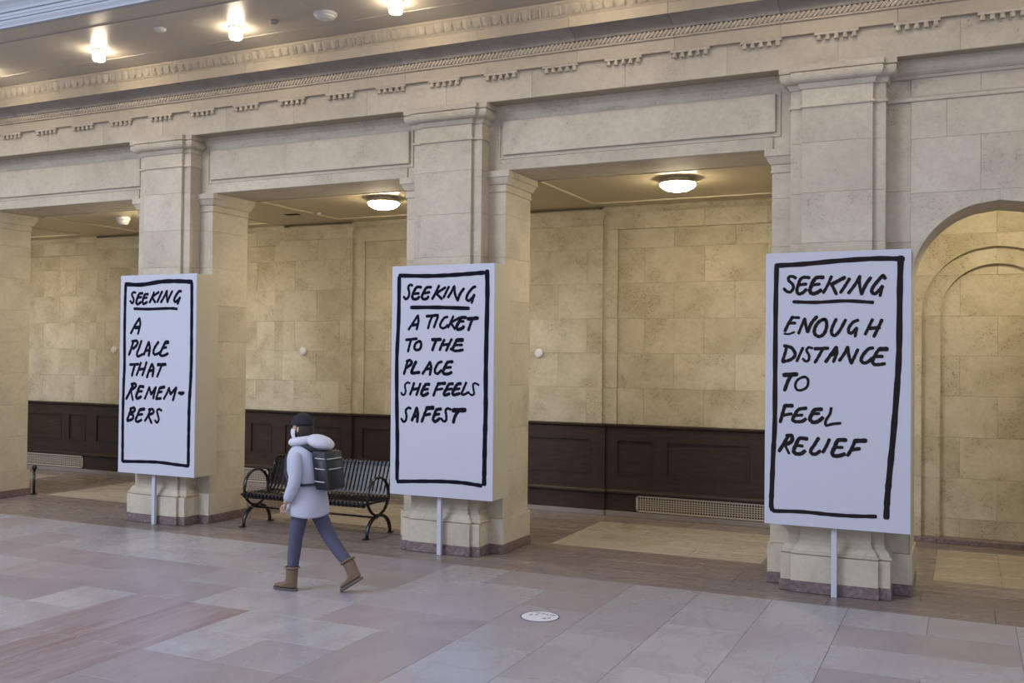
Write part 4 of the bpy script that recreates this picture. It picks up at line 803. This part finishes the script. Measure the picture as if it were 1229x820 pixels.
for k, (dx, dy) in enumerate(((-.085, .01), (-.045, .03), (.055, -.045), (.085, -.02))):
    bm = bmesh.new(); lathe(bm, (-3.12 + dx, 7.315 + dy, 0), [(.014, .0023), (.014, .0027)], 12)
    lathe(bm, (-3.12 + dx, 7.315 + dy + .026, 0), [(.009, .0023), (.009, .0027)], 10); obj('footprint', bm, M['print'], t)

# ------------------------------------------------------------------ walking person
person = thing('person', (-5.30, 7.20, 0), 'person in pale hooded coat, dark hat, face mask and tan boots walking left', 'person')
def skin(name, V, E, mat, parent, subs=2, root=0):
    """V: list of (x,y,z,rx,ry)"""
    off = ORG[parent.name]
    me = bpy.data.meshes.new(name)
    me.from_pydata([tuple(Vector(v[:3]) - off) for v in V], E, [])
    me.materials.append(mat)
    o = link(bpy.data.objects.new(name, me)); o.parent = parent; ORG[o.name] = off
    md = o.modifiers.new('skin', 'SKIN'); md.use_smooth_shade = True; md.branch_smoothing = .4
    if not me.skin_vertices: pass
    for i, sv in enumerate(me.skin_vertices[0].data):
        v = V[i]; sv.radius = (v[3], v[4] if len(v) > 4 else v[3]); sv.use_root = (i == root)
    s = o.modifiers.new('sub', 'SUBSURF'); s.levels = subs; s.render_levels = subs
    return o
def chain(n0, n): return [(i, i + 1) for i in range(n0, n0 + n - 1)]
# body: pelvis root, spine, head; arms; legs
BV = [(-5.32, 7.20, .86, .10, .09), (-5.31, 7.20, 1.02, .10, .085), (-5.325, 7.20, 1.17, .12, .095), (-5.335, 7.20, 1.255, .085, .07), (-5.355, 7.20, 1.305, .048), (-5.375, 7.20, 1.355, .055),
      # left leg 6..9
      (-5.335, 7.13, .80, .070), (-5.40, 7.115, .47, .055), (-5.415, 7.118, .28, .05), (-5.43, 7.12, .09, .036),
      # right leg 10..13
      (-5.315, 7.27, .80, .070), (-5.15, 7.285, .46, .055), (-5.00, 7.285, .31, .048), (-4.90, 7.285, .20, .026),
      # left arm 14..17
      (-5.345, 7.065, 1.20, .040), (-5.30, 6.995, 1.00, .040), (-5.395, 6.985, .81, .028), (-5.405, 6.985, .785, .026),
      # right arm 18..21
      (-5.345, 7.335, 1.20, .040), (-5.37, 7.405, 1.00, .040), (-5.50, 7.40, .86, .028), (-5.518, 7.396, .84, .026)]
BE = [(0, 1), (1, 2), (2, 3), (3, 4), (4, 5), (0, 6), (6, 7), (7, 8), (8, 9), (0, 10), (10, 11), (11, 12), (12, 13), (3, 14), (14, 15), (15, 16), (16, 17), (3, 18), (18, 19), (19, 20), (20, 21)]
skin('body', BV, BE, M['skin'], person)
# hands
def hand(c, side, d):
    """palm at c, fingers towards d, thumb forward (-X)"""
    c = Vector(c); d = Vector(d).normalized()
    V = [(*c, .020, .012), (*(c + d * .05), .030, .013)]
    E = [(0, 1)]
    skin('palm', [(*c, .017, .013), (*(c + d * .03), .026, .013), (*(c + d * .065), .026, .011)], [(0, 1), (1, 2)], M['skin'], person, 2)
    for k in range(4):
        fx = Vector((-.027 + .018 * k, 0, 0)); L = (.055, .065, .062, .048)[k]
        b0 = c + d * .055 + fx; b1 = b0 + d * L * .5 + Vector((0, -side * .004, 0)); b2 = b0 + d * L * .85 + Vector((-.008, side * .014, 0))
        skin('finger', [(*(c + d * .045 + fx * .8), .008), (*b0, .008), (*b1, .0075), (*b2, .006)], chain(0, 4), M['skin'], person, 1)
    b0 = c + d * .02 + Vector((-.022, 0, 0))
    skin('thumb', [(*(c + d * .012), .010), (*b0, .010), (*(b0 + d * .022 + Vector((-.018, 0, 0))), .009), (*(b0 + d * .046 + Vector((-.022, side * .004, 0))), .007)], chain(0, 4), M['skin'], person, 1)
hand((-5.405, 6.985, .79), 1, (-.25, 0, -1)); hand((-5.518, 7.396, .842), -1, (-.6, -.1, -.8))
# head facing -X
hc = Vector((-5.40, 7.20, 1.425))
bm = bmesh.new()
vs = ellipsoid(bm, (0, 0, 0), (.093, .072, .112), 24, 18)
for v in bm.verts:
    p = v.co
    if p.z < -.02:      # jaw narrows and comes forward
        f = (-.02 - p.z) / .09; p.y *= 1 - .30 * f; p.x = p.x * (1 - .18 * f) - .012 * f
    if p.x < -.07 and abs(p.z) < .03: p.x -= .002
    if p.x < -.055 and abs(p.y) > .018 and .0 < p.z < .03: p.x += .007      # eye sockets
    p += hc
obj('head', bm, M['skin'], person, True)
bm = bmesh.new(); poly(bm, [tuple(hc + Vector(q)) for q in ((-.088, -.008, .022), (-.088, .008, .022), (-.112, 0, -.022), (-.090, -.017, -.026), (-.090, .017, -.026), (-.09, 0, -.03))], [(0, 2, 1), (0, 3, 2), (1, 2, 4), (2, 3, 5), (2, 5, 4), (0, 1, 4, 5, 3)])
obj('nose', bm, M['skin'], person, True)
for s in (-1, 1):
    bm = bmesh.new(); ellipsoid(bm, tuple(hc + Vector((-.080, s * .030, .012))), (.010, .013, .008), 10, 8); obj('eye', bm, M['eye'], person, True)
    bm = bmesh.new(); ellipsoid(bm, tuple(hc + Vector((.012, s * .072, .0))), (.018, .010, .030), 12, 8); obj('ear', bm, M['skin'], person, True)
    bm = bmesh.new(); tube(bm, [tuple(hc + Vector((-.082, s * .018, .034))), tuple(hc + Vector((-.080, s * .034, .038))), tuple(hc + Vector((-.070, s * .046, .032)))], [.003, .004, .002], 5); obj('eyebrow', bm, M['hair'], person, True)
bm = bmesh.new(); tube(bm, [tuple(hc + Vector((-.090 + .16 * q * q, y, -.056))) for q, y in ((-.2, -.02), (-.1, -.01), (0, 0), (.1, .01), (.2, .02))], [.002, .005, .006, .005, .002], 6); obj('mouth', bm, M['skin'], person, True)
# mask, hair, hat
bm = bmesh.new(); ellipsoid(bm, (0, 0, 0), (1, 1, 1), 28, 18)
bmesh.ops.delete(bm, geom=[v for v in bm.verts if v.co.x > -.05 or v.co.z > .35 or v.co.z < -.78], context='VERTS')
for v in bm.verts:
    p = v.co; p.x = p.x * .112 + .002; p.y *= .080; p.z = p.z * .098 - .030; p += hc
bmesh.ops.solidify(bm, geom=bm.faces[:], thickness=.003)
obj('face_mask', bm, M['mask'], person, True)
bm = bmesh.new(); ellipsoid(bm, (0, 0, 0), (1, 1, 1), 24, 16)
for v in bm.verts:
    p = v.co; p.x = p.x * .088 + .025; p.y *= .081; p.z = p.z * .12 - .005; p += hc
obj('hair', bm, M['hair'], person, True)
bm = bmesh.new(); ellipsoid(bm, (0, 0, 0), (1, 1, 1), 28, 18)
bmesh.ops.delete(bm, geom=[v for v in bm.verts if v.co.z < -.05], context='VERTS')
for v in bm.verts:
    p = v.co; w = 1 + (.05 if p.z < .22 else 0); p.x = p.x * .105 * w + .006; p.y *= .088 * w; p.z = p.z * .104 + .042; p += hc
bmesh.ops.solidify(bm, geom=bm.faces[:], thickness=.006)
obj('knit_hat', bm, M['hat'], person, True)
# coat: torso with flared hem (lathe-like loft) and sleeves as one skinned surface
secs = [(-5.330, .188, .190, .672), (-5.330, .190, .192, .69), (-5.332, .184, .186, .78), (-5.336, .172, .176, .88), (-5.342, .166, .170, .98), (-5.348, .168, .176, 1.08),
        (-5.352, .160, .182, 1.17), (-5.355, .140, .172, 1.23), (-5.358, .112, .128, 1.275), (-5.362, .082, .090, 1.31)]
bm = bmesh.new(); rings = []
for x, rx, ry, z in secs:
    rings.append([bm.verts.new((x + rx * math.cos(q) * (1 + .03 * math.sin(3 * q + z * 9)), 7.20 + ry * math.sin(q), z + (.012 * math.sin(2 * q) if z < .7 else 0))) for q in [2 * math.pi * k / 32 for k in range(32)]])
for p, q in zip(rings, rings[1:]):
    for k in range(32): bm.faces.new((p[k], p[(k + 1) % 32], q[(k + 1) % 32], q[k]))
bm.faces.new(rings[0][::-1]); bm.faces.new(rings[-1])
coat = obj('coat', bm, M['coat'], person, True)
for pts in ([(-5.355, 7.06, 1.225), (-5.335, 7.015, 1.16), (-5.30, 6.990, 1.01), (-5.34, 6.985, .90), (-5.40, 6.985, .80)], [(-5.355, 7.34, 1.225), (-5.355, 7.385, 1.16), (-5.37, 7.41, 1.01), (-5.44, 7.405, .92), (-5.51, 7.40, .85)]):
    bm = bmesh.new(); tube(bm, pts, [.070, .068, .060, .054, .046], 14); sl = obj('sleeve', bm, M['coat'], coat, True)
    md = sl.modifiers.new('sub', 'SUBSURF'); md.levels = 1; md.render_levels = 2
bm = bmesh.new(); tube(bm, [(-5.515, 7.19, .69), (-5.50, 7.19, .88), (-5.508, 7.19, 1.08), (-5.490, 7.19, 1.19), (-5.44, 7.19, 1.29)], .006, 6); obj('zip', bm, M['fluff'], coat, True)
# trousers
TV = [(-5.32, 7.20, .84, .09, .09), (-5.335, 7.125, .76, .086), (-5.39, 7.118, .50, .068), (-5.41, 7.118, .32, .060), (-5.425, 7.12, .19, .050),
      (-5.315, 7.275, .76, .086), (-5.155, 7.283, .48, .068), (-5.03, 7.285, .335, .060), (-4.93, 7.285, .245, .050)]
skin('trousers', TV, [(0, 1), (1, 2), (2, 3), (3, 4), (0, 5), (5, 6), (6, 7), (7, 8)], M['jeans'], person)
# boots
def boot(T, nm='boot'):
    """T maps local (forward, side, up) to world"""
    def P(f, s, u): return tuple(T @ Vector((f, s, u)))
    bm = bmesh.new()
    secs = [(.0, .215, .060, .056), (.0, .16, .056, .052), (.002, .10, .054, .048), (.012, .065, .066, .048)]
    rings = []
    for f, u, rf, rs in secs:
        rings.append([bm.verts.new(P(f + rf * math.cos(a), rs * math.sin(a), u)) for a in [2 * math.pi * k / 16 for k in range(16)]])
    foot = []
    for a in [2 * math.pi * k / 16 for k in range(16)]:
        cf, sf = math.cos(a), math.sin(a)
        f = .065 + (.135 if cf > 0 else .125) * cf; s = (.050 if cf > .2 else .043) * sf
        foot.append((f, s))
    rings.append([bm.verts.new(P(f if f < .1 else f, s, .052 if f < .06 else .052)) for f, s in foot])
    rings.append([bm.verts.new(P(f, s, .018)) for f, s in foot])
    for a, b_ in zip(rings, rings[1:]):
        for k in range(16): bm.faces.new((a[k], a[(k + 1) % 16], b_[(k + 1) % 16], b_[k]))
    bm.faces.new(rings[0][::-1]); bm.faces.new(rings[-1])
    b = obj(nm, bm, M['boot'], person, True)
    s_ = b.modifiers.new('sub', 'SUBSURF'); s_.levels = 1; s_.render_levels = 2
    bm = bmesh.new(); r1 = [bm.verts.new(P(f * 1.03 - .002, s * 1.06, .022)) for f, s in foot]; r2 = [bm.verts.new(P(f * 1.03 - .002, s * 1.06, 0)) for f, s in foot]
    for k in range(16): bm.faces.new((r1[k], r1[(k + 1) % 16], r2[(k + 1) % 16], r2[k]))
    bm.faces.new(r1[::-1]); bm.faces.new(r2); obj('sole', bm, M['sole'], b)
    bm = bmesh.new(); tube(bm, [P(.062 * math.cos(a), .058 * math.sin(a), .205) for a in [2 * math.pi * k / 20 for k in range(20)]], .010, 8, closed=True); obj('boot_cuff', bm, M['boot'], b, True)
def frame(heel, fwd, tilt):
    a = Vector(fwd).normalized(); u = Vector((0, 0, 1)); s = u.cross(a)
    R = Matrix((a, s, u)).transposed().to_4x4()
    return Matrix.Translation(heel) @ R @ Matrix.Rotation(tilt, 4, 'Y')
boot(frame(Vector((-5.43, 7.12, 0)), (-1, .03, 0), 0))
boot(frame(Vector((-4.845, 7.285, .105)), (-1, -.03, 0), math.radians(32)))
# white fleece scarf, hood lying behind, backpack
bm = bmesh.new()
tube(bm, [(-5.365 + .105 * math.cos(a), 7.20 + .100 * math.sin(a), 1.325 + .015 * math.cos(a)) for a in [2 * math.pi * k / 24 for k in range(24)]], .042, 10, closed=True, flat=(1.1, .9)); obj('scarf', bm, M['fluff'], person, True)
bm = bmesh.new(); ellipsoid(bm, (0, 0, 0), (1, 1, 1), 20, 14)
for v in bm.verts:
    p = v.co; p.x = p.x * .125 - 5.20 + .0; p.y = p.y * .125 + 7.20; p.z = p.z * .062 + 1.318 - .03 * (p.x + 5.20) / .125
obj('hood', bm, M['fluff'], person, True)
bm = bmesh.new()
r = bmesh.ops.create_cube(bm, size=1.0)
for v in bm.verts: v.co = Vector((v.co.x * .14 - 5.11 + (.025 if v.co.z < 0 else -.02), v.co.y * .25 + 7.20, v.co.z * .33 + 1.08))
bmesh.ops.bevel(bm, geom=bm.edges[:], offset=.045, segments=3, profile=.6)
bk = obj('backpack', bm, M['pack'], person, True)
for z in (1.19, 1.10, .99):
    bm = bmesh.new(); tube(bm, [(-5.16, 7.071, z), (-5.12, 7.070, z - .004), (-5.065, 7.076, z - .006), (-5.040, 7.11, z - .006), (-5.034, 7.20, z - .006), (-5.040, 7.29, z - .006)], .005, 6); obj('piping', bm, M['piping'], bk, True)
for s in (-1, 1):
    bm = bmesh.new(); tube(bm, [(-5.16, 7.20 + s * .09, 1.22), (-5.27, 7.20 + s * .105, 1.275), (-5.40, 7.20 + s * .105, 1.262), (-5.475, 7.20 + s * .11, 1.17), (-5.475, 7.20 + s * .125, 1.05), (-5.40, 7.20 + s * .168, .97), (-5.26, 7.20 + s * .165, .95), (-5.15, 7.20 + s * .11, .96)], .016, 6, flat=(1.4, .5)); obj('shoulder_strap', bm, M['pack'], bk, True)
